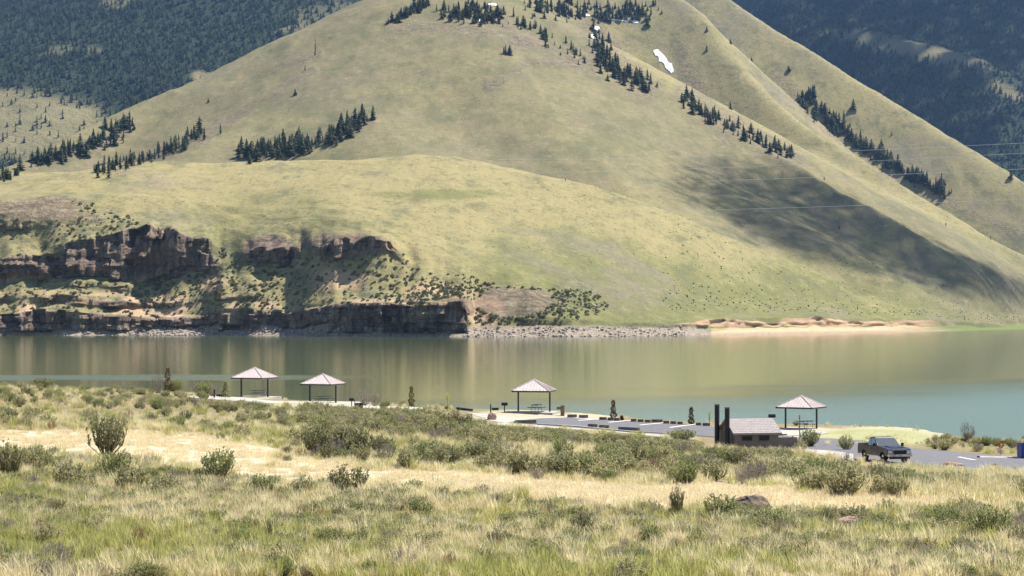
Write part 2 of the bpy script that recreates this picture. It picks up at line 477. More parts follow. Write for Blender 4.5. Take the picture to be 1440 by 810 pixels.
def ghit(px, py, ymin=30.0, ymax=262.0):
    """where the sight line through a pixel first meets the near ground beyond ymin"""
    Y = np.arange(ymin, ymax, 0.25)
    X = (px - 720) / F * Y
    z = zg(X, Y); row = HY + (CZ - z) / Y * F
    k = np.argmax(row <= py)
    if row[k] > py: k = int(np.argmin(np.where(Y < bankY(X) - 1, row, 1e9)))
    return np.array([X[k], Y[k], z[k]])

# the dry track: upper and lower edges as seen, turned into plan
_tu = [(-300, 600), (0, 603), (100, 604), (200, 606), (300, 612), (400, 634), (500, 655), (600, 660), (700, 668), (800, 678), (900, 680), (1000, 682), (1100, 690), (1200, 697), (1300, 698), (1440, 706), (1800, 712)]
_tl = [(-300, 632), (0, 634), (100, 648), (200, 655), (300, 672), (400, 690), (500, 693), (600, 696), (700, 706), (800, 716), (900, 724), (1000, 722), (1100, 732), (1200, 730), (1300, 726), (1440, 722), (1800, 724)]
def track_mask(px, py):
    u = np.interp(px, *np.array(_tu, float).T); l = np.interp(px, *np.array(_tl, float).T)
    wob = 9 * fbm(px * 0.022, py * 0.05, 4)
    return sstep(u - 2, u + 5, py + wob) * (1 - sstep(l - 12, l + 1, py + wob)) * (0.25 + 0.75 * sstep(-0.62, -0.38, fbm(px * 0.02 + 31, py * 0.07, 4)))

gx = np.linspace(-150, 150, 301); gy = np.concatenate([np.linspace(-20, 30, 26)[:-1], np.linspace(30, 275, 320)])
GX, GY = np.meshgrid(gx, gy); GZ = zg(GX, GY)
nx, ny = len(gx), len(gy)
idx = np.arange(nx * ny).reshape(ny, nx)
fc = np.stack([idx[:-1, :-1], idx[:-1, 1:], idx[1:, 1:], idx[1:, :-1]], -1).reshape(-1, 4)
me = mesh_np('ground', np.stack([GX, GY, GZ], -1).reshape(-1, 3), fc, M['ground'], True)
gpx, gpy = pix(GX, np.maximum(GY, 20), GZ)
set_attr(me, 'track', track_mask(gpx, gpy) * (GY > 40))
sand = sstep(212, 216, GY) * 0 
for cx, cy, rx, ry in [(340, 556, 90, 6), (470, 570, 110, 7), (730, 585, 75, 9), (830, 584, 45, 5), (1150, 609, 70, 8), (1240, 612, 100, 14), (300, 556, 60, 5), (560, 574, 60, 4), (1400, 650, 50, 5)]:
    sand = np.maximum(sand, 1 - sstep(0.7, 1.1, np.hypot((gpx - cx) / rx, (gpy - cy) / ry)))
set_attr(me, 'sand', sand * (GY > 150))
set_attr(me, 'lawn', (1 - sstep(0.75, 1.0, np.hypot((gpx - 1225) / 100, (gpy - 616) / 14))) * (GY > 160))
tag(link('ground', me), kind='structure')

# ------------------------------------------------------------------ lake
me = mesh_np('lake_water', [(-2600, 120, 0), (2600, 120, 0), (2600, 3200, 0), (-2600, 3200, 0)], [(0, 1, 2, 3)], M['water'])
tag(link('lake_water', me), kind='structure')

# ------------------------------------------------------------------ hills across the lake
def poly3(*pts):
    q = np.array([P(*p) for p in pts])
    for _ in range(2):                       # round the corners of the crest line
        a, b = q[:-1], q[1:]
        m = np.empty((2 * len(a), 3)); m[0::2] = a * .75 + b * .25; m[1::2] = a * .25 + b * .75
        q = np.vstack([q[:1], m, q[-1:]])
    return q
RIDGES = [  # (points, slope towards the camera, slope away, rounding)
    (poly3((-420, 300, 1620), (-200, 285, 1620), (0, 263, 1620), (120, 242, 1660), (250, 229, 1700), (480, 226, 1720), (620, 227, 1730), (690, 230, 1725)), 0.24, 0.9, 30, -0.95, -0.35),
    (poly3((620, 227, 1730), (710, 232, 1720), (840, 277, 1670), (960, 333, 1630), (1080, 378, 1620), (1200, 412, 1640)), 0.36, 0.9, 25, -0.95, -0.3),
    (poly3((-420, 400, 1700), (-200, 325, 2000), (0, 237, 2200), (100, 191, 2350), (200, 143, 2500), (300, 106, 2600), (400, 66, 2700), (500, 26, 2750), (580, -12, 2800), (640, -30, 2830), (700, 0, 2800), (790, 71, 2700), (850, 111, 2620), (950, 161, 2520), (1060, 206, 2420), (1160, 256, 2350), (1300, 331, 2270), (1440, 401, 2230), (1560, 440, 2260)), 0.80, 1.5, 12),
    (poly3((560, 25, 2720), (440, 112, 2480), (340, 178, 2280), (260, 228, 2150)), 0.6, 0.65, 40),
    (poly3((620, -20, 2830), (560, 70, 2560), (540, 140, 2360), (560, 200, 2140), (600, 240, 2000)), 0.5, 0.6, 90),
    (poly3((640, -30, 2830), (720, 90, 2480), (800, 190, 2200), (900, 285, 1980), (1010, 352, 1840), (1180, 412, 1750), (1330, 440, 1820)), 0.5, 0.75, 80),
    (poly3((790, 71, 2700), (900, 200, 2380), (1020, 270, 2150), (1150, 345, 2000), (1300, 410, 1960)), 0.55, 0.8, 50),
    (poly3((640, -60, 3050), (780, -40, 3250), (900, -40, 3300), (960, -10, 3250), (1040, 86, 3080), (1080, 128, 2990), (1130, 171, 2900), (1200, 216, 2800), (1300, 272, 2700), (1440, 346, 2600), (1700, 450, 2500)), 0.95, 1.6, 10),
    (poly3((900, -60, 3700), (960, -60, 3700), (1035, 2, 3600), (1130, 61, 3500), (1250, 131, 3400), (1350, 191, 3300), (1440, 246, 3220), (1700, 400, 3000)), 0.95, 1.6, 10),
]
SH = np.array([(-600, 472), (0, 472), (300, 471.5), (520, 473.5), (660, 474), (800, 473.5), (930, 473), (1000, 471), (1200, 468), (1320, 466), (1440, 463), (1600, 461), (2100, 459)], float)
PROF = {
    -500: [(0, 0), (4, 6), (6, 14), (25, 22), (45, 38), (50, 58), (110, 95)],
    0: [(0, 0), (4, 8), (6, 15), (25, 22), (28, 29), (45, 38), (49, 60), (75, 78), (78, 92), (110, 103)],
    60: [(0, 0), (3, 3), (6, 18), (15, 21), (18, 28), (38, 34), (50, 40), (55, 62), (85, 80), (90, 88), (130, 106)],
    110: [(0, 0), (5, 3), (8, 17), (17, 20), (20, 28), (38, 33), (41, 39), (50, 41), (56, 72), (90, 88), (130, 107)],
    180: [(0, 0), (8, 3), (11, 16), (20, 20), (23, 27), (38, 33), (41, 39), (50, 41), (56, 80), (95, 92), (140, 110)],
    218: [(0, 0), (15, 5), (18, 14), (30, 20), (33, 27), (45, 33), (60, 40), (66, 81), (100, 93), (150, 112)],
    230: [(0, 0), (20, 5), (23, 14), (34, 20), (37, 25), (50, 33), (72, 42), (80, 80), (104, 92), (150, 112)],
    240: [(0, 0), (22, 5), (25, 13), (34, 19), (37, 25), (50, 32), (60, 41), (65, 79), (104, 90), (150, 110)],
    292: [(0, 0), (22, 5), (25, 14), (40, 26), (55, 36), (65, 43), (70, 71), (110, 89), (150, 104)],
    312: [(0, 0), (5, 3), (8, 18), (20, 24), (22, 28), (60, 45), (66, 52), (110, 74), (150, 92)],
    350: [(0, 0), (8, 3), (11, 18), (24, 25), (27, 30), (60, 45), (76, 54), (80, 64), (120, 82), (160, 97)],
    400: [(0, 0), (18, 5), (21, 17), (35, 25), (60, 40), (75, 50), (79, 66), (120, 84), (160, 99)],
    420: [(0, 0), (18, 5), (22, 20), (38, 27), (60, 40), (80, 54), (84, 60), (125, 82), (165, 97)],
    470: [(0, 0), (3, 2), (7, 24), (25, 30), (50, 42), (66, 57), (70, 72), (120, 90), (165, 100)],
    545: [(0, 0), (3, 2), (7, 24), (30, 31), (55, 44), (70, 58), (73, 67), (130, 84), (165, 94)],
    600: [(0, 0), (4, 2), (8, 24), (13, 26), (60, 42), (110, 60), (150, 74)],
    648: [(0, 0), (3, 2), (6, 25), (20, 28), (60, 40), (110, 56), (150, 69)],
    664: [(0, 0), (12, 3), (30, 9), (50, 22), (80, 33), (110, 45), (150, 58)],
    750: [(0, 0), (12, 4), (22, 8), (26, 14), (50, 23), (110, 43), (150, 54)],
    860: [(0, 0), (12, 4), (20, 7), (25, 11), (60, 19), (110, 34), (150, 44)],
    930: [(0, 0), (14, 3), (20, 5), (23, 9), (60, 15), (110, 26), (150, 34)],
    1000: [(0, 0), (20, 3.5), (23, 5), (26, 11), (60, 13), (110, 22), (150, 29)],
    1150: [(0, 0), (30, 4.5), (34, 12.5), (70, 16), (110, 22), (150, 28)],
    1300: [(0, 0), (40, 4), (45, 11.5), (80, 14), (120, 17), (160, 21)],
    1380: [(0, 0), (60, 2), (66, 7), (90, 9), (130, 13), (170, 17)],
    1440: [(0, 0), (90, 1.5), (160, 4), (180, 8), (220, 12), (260, 15)],
    2100: [(0, 0), (90, 1.5), (160, 4), (180, 8), (220, 12), (260, 15)],
}
def ridge_height(X, Y, ridges, soft=9.0):
    wx = 15 * fbm(X * 0.005 + 3, Y * 0.005, 3); wy = 15 * fbm(X * 0.005, Y * 0.005 + 8, 3)
    Xw, Yw = X + wx, Y + wy
    acc = None; ref = None; vals = []
    for pts, kf, kb, rad, *bl in ridges:
        b0, b1 = bl or (-0.5, 0.7)
        best = np.full(X.shape, -1e9)
        for a, b in zip(pts[:-1], pts[1:]):
            ab = b[:2] - a[:2]; L = math.sqrt((ab ** 2).sum()); e = ab / L; g = (b[2] - a[2]) / L
            rx, ry = Xw - a[0], Yw - a[1]
            s0 = rx * e[0] + ry * e[1]; pd = rx * -e[1] + ry * e[0]
            ky = np.sign(pd) * e[0]                      # which way the flank faces
            k = np.maximum(kf + (kb - kf) * sstep(b0, b1, ky), abs(g) + 0.08)
            sb = np.clip(s0 + (np.sqrt(pd * pd + 4 * rad * rad) - 2 * rad) * g / np.sqrt(k * k - g * g), 0, L)
            dx = rx - sb * e[0]; dy = ry - sb * e[1]
            rr_ = np.sqrt(dx * dx + dy * dy) + 1e-6; dist = np.sqrt(rr_ * rr_ + rad * rad) - rad
            hz = a[2] + g * sb
            best = np.maximum(best, hz - k * dist)
        vals.append(best)
    V = np.stack(vals, -1); mx = V.max(-1)
    return mx + soft * np.log(np.exp((V - mx[..., None]) / soft).sum(-1)) - 0

cols = np.concatenate([np.arange(-560, -60, 12), np.arange(-60, 1500, 3.0), np.arange(1500, 2000, 12)])
NS = 110
keys = sorted(PROF)
prs = []
for kx in keys:
    q = np.array(PROF[kx], float); s = np.r_[0, np.cumsum(np.hypot(np.diff(q[:, 0]) * 0.6, np.diff(q[:, 1])))]
    t = np.linspace(0, s[-1], NS); prs.append(np.c_[np.interp(t, s, q[:, 0]), np.interp(t, s, q[:, 1])])
prs = np.array(prs)                                           # keys x NS x 2
warp = cols + 16 * fbm(cols * 0.05, cols * 0 + 1.7, 4)
ku = np.array([[np.interp(warp, keys, prs[:, i, 0])] for i in range(NS)])[:, 0]      # NS x ncol
kz = np.array([[np.interp(warp, keys, prs[:, i, 1])] for i in range(NS)])[:, 0]
def gsm(a, w=14):
    kx_ = np.arange(-3 * w, 3 * w + 1); kk_ = np.exp(-0.5 * (kx_ / w) ** 2); kk_ /= kk_.sum()
    return np.convolve(np.pad(a, 3 * w, mode='edge'), kk_, mode='valid')
ysh = np.interp(cols, SH[:, 0], SH[:, 1])
dsh0 = gsm(CZ * F / (ysh - HY), 22)
dsh = dsh0 + 10 * fbm(cols * 0.02, cols * 0 + 5, 4)
wend = sstep(0.58, 0.80, np.linspace(0, 1, NS))[:, None]
ku = ku + wend * (np.array([gsm(r, 20) for r in ku]) - ku); kz = kz + wend * (np.array([gsm(r, 20) for r in kz]) - kz)
# rock mask from the steepness of the profile
du = np.gradient(ku, axis=0); dz = np.gradient(kz, axis=0)
steep = dz / np.maximum(du, 0.02)
pxg = np.broadcast_to(cols, ku.shape)
rockm = sstep(1.0, 2.6, steep)
xw = (pxg - 720) / F * dsh
# stepped, columned rock relief
kz = kz * (1 + 0.22 * fbm(xw * 0.025 + 70, kz * 0.01, 4) * (1 - wend))
n_col = np.abs(fbm(xw * 0.11, kz * 0.018, 4)); n_lay = fbm(xw * 0.02 + 40, kz * 0.33, 3); n_blk = fbm(xw * 0.05 + 9, kz * 0.06, 4)
def blk(w, h, sd):
    cx_ = xw / w + 0.6 * fbm(kz * 0.05 + sd, xw * 0.02, 2); return _PERM[np.floor(cx_ + sd).astype(int) & 255, np.floor(kz / h + 3 * _PERM[np.floor(cx_ + sd).astype(int) & 255, 7]).astype(int) & 255] - 0.5
disp = rockm * (9.0 * (0.30 - n_col) + 3.5 * n_lay + 9.0 * n_blk + 9.0 * blk(12.0, 30.0, 3) + 5.0 * blk(5.0, 12.0, 40)) + (1 - rockm) * 3.0 * fbm(xw * 0.06 + 3, kz * 0.08, 4) * sstep(2, 10, kz)
ku2 = ku - disp
kz2 = kz + (1 - rockm) * 1.6 * fbm(xw * 0.09, ku * 0.07, 4) * sstep(0.5, 6, kz)
ku = ku * 1.0; dshr = dsh[None] * (1 - wend) + dsh0[None] * wend
Yp = dshr + ku2
# under-water skirt
Ysk = np.stack([dsh - 40, dsh - 8]); Zsk = np.stack([np.full_like(dsh, -9.0), np.full_like(dsh, -2.0)])
NB = 300
uend, zend = ku[-1], kz[-1]
dshE = dsh0
tt = np.linspace(0, 1, NB + 1)[1:]
dfar = 4300.0
Yb_ = (dshE + uend)[None] * (dfar / (dshE + uend))[None] ** tt[:, None]
Xb_ = (cols - 720)[None] / F * Yb_
Hb = ridge_height(Xb_, Yb_, RIDGES)
for _ in range(2):
    Hb[1:-1] = (Hb[:-2] + 2 * Hb[1:-1] + Hb[2:]) / 4
Hb = np.array([gsm(r, 3) for r in Hb])
Hb = Hb + 5.0 * fbm(Xb_ * 0.012, Yb_ * 0.008, 5) + 1.2 * fbm(Xb_ * 0.07, Yb_ * 0.05, 3)
uu = Yb_ - (dshE + uend)
capl = zend + 0.31 * uu; FS = np.interp(cols, [560, 1050], [0.15, 0.09]); flo = zend + FS * uu + 2 * fbm(Xb_ * 0.02, Yb_ * 0.02, 3)
def smin(a, b, k): 
    h = np.clip(0.5 + 0.5 * (b - a) / k, 0, 1); return b * (1 - h) + a * h - k * h * (1 - h)
Hb = np.where(uu < 700, smin(Hb, capl + 4.0 * fbm(Xb_ * 0.012, Yb_ * 0.008, 5) * sstep(0, 40, uu), 14.0), Hb)
Hb = np.maximum(Hb, np.where(uu < 260, flo, zend + FS * 260 - 0.5 * (uu - 260)))
HY_ = np.vstack([Ysk, Yp, Yb_]); HZ_ = np.vstack([Zsk, kz2, Hb])
HX_ = (cols - 720)[None] / F * np.vstack([np.broadcast_to(dsh, Ysk.shape), dshr + ku, Yb_])
HX_[:2 + NS] += 0
nr, nc = HY_.shape
hpx, hpy = pix(HX_, HY_, HZ_)
idx = np.arange(nr * nc).reshape(nr, nc)
fc = np.stack([idx[:-1, :-1], idx[:-1, 1:], idx[1:, 1:], idx[1:, :-1]], -1).reshape(-1, 4)
me = mesh_np('hills', np.stack([HX_, HY_, HZ_], -1).reshape(-1, 3), fc, M['hill'], True)
gap = sstep(-0.42, -0.12, fbm(xw * 0.035 + 30, kz * 0.05, 4))
rock = np.zeros((nr, nc)); rock[2:2 + NS] = rockm * (0.35 + 0.65 * gap)
ledge = np.zeros((nr, nc)); ledge[2:2 + NS] = np.maximum(0.55 * rockm * (1 - gap), 0.7 * sstep(0.05, 0.3, fbm(xw * 0.03 + 90, kz * 0.09, 4)) * sstep(34, 26, kz) * sstep(700, 640, pxg) * (1 - rockm))
rn_ = fbm(HX_ * 0.02, HZ_ * 0.03 + HY_ * 0.01, 4)
def ell(cx, cy, rx, ry, soft=0.5, n=0.6):
    d = np.hypot((hpx - cx) / rx, (hpy - cy) / ry) + n * rn_
    return 1 - sstep(1 - soft, 1, d)
def mx(*a): 
    r = a[0]
    for q in a[1:]: r = np.maximum(r, q)
    return r
rock = mx(rock, ell(375, 350, 36, 22), ell(490, 345, 65, 20), ell(60, 300, 90, 22) * 0.7, ell(740, 60, 40, 14) * 0.5, ell(790, 88, 60, 10) * 0.5, ell(720, 425, 65, 25) * 0.6, ell(640, 430, 40, 14) * 0.5)
mesh_rows = np.arange(nr)[:, None] >= 2
gravel = (1 - sstep(5.0, 8.5, HZ_ + 2 * rn_)) * (hpx > 90) * (hpx < 1000) * (rock < 0.5) * sstep(1380, 1150, hpx)
gravel = np.where(HZ_ < 1.5, np.maximum(gravel, 0.7), gravel)
soil = mx(ell(40, 440, 30, 20), ell(300, 400, 22, 12), ell(245, 440, 16, 30), ell(480, 395, 50, 18) * 0.7, ell(610, 408, 60, 12) * .8, ell(680, 440, 30, 25),
          ell(330, 435, 18, 14)) * 0.9
bankp = sstep(930, 985, hpx) * (1 - sstep(1290, 1350, hpx)) * (np.arange(nr)[:, None] < 2 + NS)
btop = np.zeros((nr, nc)); btop[2:2 + NS] = np.maximum(sstep(0.6, 1.1, steep), kz < 5.0)
bank = bankp * btop; rock = rock * (1 - bankp)
soil = np.maximum(np.maximum(soil, bank), ledge)
scrub = mx(sstep(700, 250, hpx) * sstep(300, 340, hpy), 0.85 * ell(420, 330, 260, 60, 0.8), 0.45 * sstep(330, 460, hpy), 0.50 + 0 * hpx, ell(760, 420, 110, 40), ell(1040, 330, 130, 90, 0.9) * 0.6, ell(150, 320, 200, 50))
green = 0.27 + 0.55 * sstep(280, 430, hpy) * sstep(500, 760, hpx) - 0.85 * ell(520, 246, 520, 24, 0.8) + 0.5 * ell(650, 272, 150, 10) + 0.3 * ell(380, 320, 200, 60, 0.9) + 0.3 * ell(860, 200, 60, 40, .9) - 0.25 * ell(620, 120, 260, 60, .9)
dull = sstep(1800, 2050, HY_) * (0.75 + 0.5 * rn_) * (1 - 0.85 * sstep(2450, 2650, HY_) * (hpx > 850))
for gx0, gy0, gx1, gy1, wd_ in [(830, 50, 915, 128, 22), (960, 130, 1120, 226, 17), (1100, 110, 1200, 200, 14), (1200, 200, 1340, 285, 15), (1330, 285, 1440, 330, 10), (50, 236, 185, 180, 12), (135, 244, 290, 192, 11), (340, 222, 520, 172, 12),
                                (260, 205, 440, 100, 9), (400, 90, 450, 75, 9), (690, 30, 830, 95, 16), (690, 118, 750, 88, 10), (550, 40, 700, 40, 12), (950, 60, 985, 130, 14), (1000, 170, 1100, 215, 22), (1090, 100, 1130, 140, 10)]:
    ex, ey = gx1 - gx0, gy1 - gy0; tt2 = np.clip(((hpx - gx0) * ex + (hpy - gy0) * ey) / (ex * ex + ey * ey), 0, 1)
    dd = np.hypot(hpx - gx0 - tt2 * ex, hpy - gy0 - tt2 * ey) / wd_
    gm = (1 - sstep(0.3, 1.15, dd + 1.0 * rn_)) * (HY_ > 1800)  # gully darkening put into the colour, as brush and rock tone
    scrub = np.maximum(scrub, gm); rock = np.maximum(rock, 0.28 * gm)
lush = ell(1440, 462, 200, 6, 0.5, 0.3) * (HZ_ < 6) + 0.5 * ell(1005, 462, 22, 7, .5, .3)
for nm, a in (('rock', rock), ('soil', soil), ('gravel', gravel), ('scrub', np.clip(scrub, 0, 1)), ('green', green), ('lush', np.clip(lush, 0, 1)), ('dull', np.clip(dull, 0, 1))):
    set_attr(me, nm, a)
flat = (np.maximum(rock[:-1, :-1], rock[1:, 1:]) < 0.3).ravel()
me.polygons.foreach_set('use_smooth', flat)      # broken rock keeps its facets
tag(link('hills', me), kind='structure')

def hhit(px, py):
    j = int(np.clip(np.searchsorted(cols, px), 0, nc - 1))
    r = hpy[2:, j]; k = int(np.argmax(r <= py))
    if r[k] > py: k = nr - 3
    return np.array([(px - 720) / F * HY_[k + 2, j] if k >= NS else HX_[k + 2, j], HY_[k + 2, j], HZ_[k + 2, j]])

# ------------------------------------------------------------------ far forested mountains
def mountain(name, ridges, cols_, d0, d1, nrow, woodf, floor=40):
    Y = d0 * (d1 / d0) ** np.linspace(0, 1, nrow)[:, None] * np.ones(len(cols_))[None]
    X = (cols_ - 720)[None] / F * Y
    Z = ridge_height(X, Y, ridges, 25.0) + 45 * fbm(X * 0.0022, Y * 0.0022, 5)
    Z = np.maximum(Z, floor)
    px, py = pix(X, Y, Z)
    idx = np.arange(Y.size).reshape(Y.shape)
    fc = np.stack([idx[:-1, :-1], idx[:-1, 1:], idx[1:, 1:], idx[1:, :-1]], -1).reshape(-1, 4)
    me = mesh_np(name, np.stack([X, Y, Z], -1).reshape(-1, 3), fc, M['mountain'], True)
    w = woodf(px, py, X, Y); set_attr(me, 'wood', w)
    tag(link(name, me), kind='structure')
    return X, Y, Z, px, py, w
def woodE(px, py, X, Y):
    n = fbm(X * 0.004, Y * 0.004, 4)
    w = sstep(0, 0.12, 0.26 + n * 0.5 + 0 * px)
    gr = (1 - sstep(0.75, 1.1, np.hypot((px - 20) / 125, (py - 170) / 52) + 0.5 * n)) 
    gr2 = (1 - sstep(0.7, 1.0, np.hypot((px - 75 + (py - 75) * 1.6) / 18, (py - 72) / 10) + 0.7 * n))
    gr3 = (1 - sstep(0.6, 1.0, np.hypot((px - 282) / 16, (py - 107) / 8) + 0.6 * n))
    return np.maximum(w, 0.55) * (1 - np.maximum(np.maximum(gr, 0.4 * gr2), gr3)) * sstep(-20, -2, py - 6 + px * 0.35)
def woodD(px, py, X, Y):
    n = fbm(X * 0.003, Y * 0.003, 4)
    gr = (1 - sstep(0.6, 1.05, np.hypot((px - 1290 - (py - 75) * 2.4) / 75, (py - 72 - (px - 1290) * 0.12) / 18) + 0.6 * n))
    gr2 = (1 - sstep(0.6, 1.05, np.hypot((px - 1415) / 40, (py - 128 - (px - 1415) * 0.5) / 14) + 0.6 * n))
    return 1 - 0.85 * np.maximum(gr, gr2)
RE = [(poly3((-500, 130, 5400), (-200, 115, 5500), (0, 70, 5500), (60, 42, 5500), (100, 8, 5540), (150, -40, 5600), (350, -110, 5700), (600, -130, 5800), (850, -120, 5900), (1000, -60, 6000)), 0.50, 0.6, 60),
      (poly3((150, -40, 5600), (230, 40, 5000), (330, 70, 4700), (420, 90, 4500)), 0.5, 0.6, 60),
      (poly3((60, 6, 5500), (20, 90, 4900), (100, 120, 4500), (60, 170, 4200)), 0.5, 0.6, 60)]
E_ = mountain('mountain_west', RE, np.arange(-560, 1010, 6.0), 3150, 6500, 220, woodE, -50)
RD = [(poly3((700, -60, 8200), (1000, -150, 8300), (1250, -190, 8400), (1500, -210, 8200), (1900, -200, 8000)), 0.50, 0.6, 80),
      (poly3((1100, 10, 6400), (1215, 50, 5900), (1330, 70, 5500), (1440, 122, 5200), (1560, 190, 5000)), 0.6, 0.7, 40),
      (poly3((1330, -60, 7200), (1400, 40, 6300), (1520, 100, 5800)), 0.6, 0.7, 60)]
D_ = mountain('mountain_east', RD, np.arange(900, 2000, 6.0), 4450, 8900, 180, woodD)
# pale bare ridge far beyond, at the top left corner
RF = [(poly3((-500, 60, 9500), (-100, 18, 9500), (0, 7, 9600), (40, -1, 9700), (90, -25, 9800), (300, -60, 9900)), 0.45, 0.6, 60)]
mountain('mountain_distant', RF, np.arange(-560, 420, 10.0), 8000, 10300, 50, lambda px, py, X, Y: 0 * px)

# ------------------------------------------------------------------ instancing for what nobody could count
def scatter(name, pts, scale, rz, kind_idx, variants, label, cat, tilt=0.0):
    pts = np.asarray(pts, np.float32); N = len(pts)
    cl = bpy.data.collections.new(name + '_source')
    for i, me in enumerate(variants):
        o = bpy.data.objects.new('%s_%02d' % (name, i), me); cl.objects.link(o)
    me = bpy.data.meshes.new(name)
    me.vertices.add(N); me.vertices.foreach_set('co', pts.ravel()); me.update()
    scale = np.asarray(scale, np.float32)
    if scale.ndim == 1: scale = np.repeat(scale[:, None], 3, 1)
    a = me.attributes.new('sc', 'FLOAT_VECTOR', 'POINT'); a.data.foreach_set('vector', scale.ravel())
    rot = np.zeros((N, 3), np.float32); rot[:, 2] = rz
    if tilt: rot[:, :2] = rng.normal(0, tilt, (N, 2))
    a = me.attributes.new('ro', 'FLOAT_VECTOR', 'POINT'); a.data.foreach_set('vector', rot.ravel())
    a = me.attributes.new('ix', 'INT', 'POINT'); a.data.foreach_set('value', np.asarray(kind_idx, np.int32))
    o = link(name, me)
    g = bpy.data.node_groups.new(name + '_nodes', 'GeometryNodeTree')
    g.interface.new_socket('Geometry', in_out='INPUT', socket_type='NodeSocketGeometry')
    g.interface.new_socket('Geometry', in_out='OUTPUT', socket_type='NodeSocketGeometry')
    gi = g.nodes.new('NodeGroupInput'); go = g.nodes.new('NodeGroupOutput')
    ci = g.nodes.new('GeometryNodeCollectionInfo'); ci.inputs['Collection'].default_value = cl
    ci.inputs['Separate Children'].default_value = True; ci.inputs['Reset Children'].default_value = True
    ip = g.nodes.new('GeometryNodeInstanceOnPoints'); ip.inputs['Pick Instance'].default_value = True
    def na(nm, t):
        n = g.nodes.new('GeometryNodeInputNamedAttribute'); n.data_type = t; n.inputs['Name'].default_value = nm
        return n.outputs['Attribute']
    g.links.new(gi.outputs[0], ip.inputs['Points']); g.links.new(ci.outputs[0], ip.inputs['Instance'])
    g.links.new(na('ix', 'INT'), ip.inputs['Instance Index'])
    g.links.new(na('ro', 'FLOAT_VECTOR'), ip.inputs['Rotation']); g.links.new(na('sc', 'FLOAT_VECTOR'), ip.inputs['Scale'])
    g.links.new(ip.outputs[0], go.inputs[0])
    md = o.modifiers.new('scatter', 'NODES'); md.node_group = g
    tag(o, label, cat, kind='stuff')
    return o

# ---- conifer meshes (height 1)
def conifer_mesh(seed, slim=0.17, tiers=9, mat=None, n=9, ragged=0.5):
    r = random.Random(seed); vs, fs, mi = [], [], []
    k = 5
    for z, rad in ((0, 0.018), (0.6, 0.010), (0.98, 0.002)):
        for i in range(k): vs.append((rad * math.cos(6.283 * i / k), rad * math.sin(6.283 * i / k), z))
    for q in range(2):
        for i in range(k): fs.append((q * k + i, q * k + (i + 1) % k, (q + 1) * k + (i + 1) % k, (q + 1) * k + i)); mi.append(1)
    for t in range(tiers):
        f = t / (tiers - 1); z0 = 0.10 + 0.86 * f ** 0.95
        R = slim * (1 - f) ** 0.8 + 0.012
        for i in range(n):
            if r.random() < 0.10 * ragged: continue
            a = 6.283 * (i + r.random() * 0.9) / n + t; rr = R * r.uniform(1 - ragged * 0.7, 1.12)
            up = 0.06 + 0.03 * r.random(); dr = 0.055 * r.uniform(0.4, 1.5)
            w = rr * 0.42
            ca, sa = math.cos(a), math.sin(a); b = len(vs)
            vs += [(0, 0, min(1, z0 + up)), (ca * rr * .6 - sa * w, sa * rr * .6 + ca * w, z0 - dr * .3), (ca * rr, sa * rr, z0 - dr), (ca * rr * .6 + sa * w, sa * rr * .6 - ca * w, z0 - dr * .3)]
            fs.append((b, b + 1, b + 2, b + 3)); mi.append(0)
    me = bpy.data.meshes.new('conifer_tree'); me.from_pydata(vs, [], fs)
    me.materials.append(mat or M['needle']); me.materials.append(M['bark'])
    me.polygons.foreach_set('material_index', mi)
    return me
CON = [conifer_mesh(i, s, t, None, n_, rg) for i, (s, t, n_, rg) in enumerate([(0.15, 11, 9, .9), (0.19, 10, 10, .8), (0.12, 12, 8, 1.0), (0.22, 9, 11, .7), (0.16, 10, 9, 1.2), (0.26, 8, 12, .8)])]

# tree belts on the hills: (pixel line, count, spread px, height px range, label, group)
belts = [
    ([(4, 256), (30, 244)], 7, 4, (14, 22), 'dark conifer in the small clump at the left edge', 'conifers at the left edge'),
    ([(50, 236), (75, 225), (110, 218), (150, 200), (185, 178)], 46, 9, (12, 24), 'dark conifer in the upper belt on the left slope', 'upper left tree belt'),
    ([(135, 244), (170, 236), (215, 222), (262, 205), (285, 192)], 46, 8, (11, 22), 'dark conifer in the lower belt on the left slope', 'lower left tree belt'),
    ([(340, 222), (380, 216), (430, 210), (480, 190), (520, 170)], 74, 9, (14, 27), 'dark conifer in the dense grove above the grassy knoll', 'grove above the knoll'),
    ([(545, 34), (570, 24), (596, 10)], 20, 5, (9, 17), 'dark conifer in the grove left of the hilltop', 'hilltop grove left'),
    ([(628, 22), (660, 26), (690, 28), (706, 32)], 36, 9, (10, 20), 'dark conifer in the grove on the hilltop', 'hilltop grove'),
    ([(710, 36), (750, 40), (775, 68), (800, 70), (830, 95)], 16, 7, (7, 17), 'small scattered conifer on the crest right of the hilltop', 'crest conifers'),
    ([(708, 78), (720, 78)], 3, 1.5, (11, 16), 'one of three small conifers alone below the hilltop', 'three conifers below the hilltop'),
    ([(836, 52), (848, 80), (858, 100), (872, 112), (892, 116), (914, 126)], 44, 8, (11, 22), 'dark conifer in the gully beside the snow patches', 'gully beside the snow'),
    ([(966, 132), (972, 158), (1000, 168), (1040, 192), (1075, 204), (1112, 222)], 50, 7, (10, 20), 'dark conifer in the first right gully belt', 'first right gully belt'),
    ([(1128, 135), (1150, 162), (1190, 196), (1230, 222), (1275, 250), (1330, 276)], 92, 8, (10, 22), 'dark conifer in the second right gully belt', 'second right gully belt'),
    ([(745, 10), (800, 20), (850, 26), (915, 24)], 96, 11, (9, 16), 'conifer in the wood along the plateau at the top', 'plateau wood'),
    ([(660, 12), (700, 18)], 12, 7, (7, 13), 'small conifer behind the hilltop grove', 'behind the hilltop grove'),
]
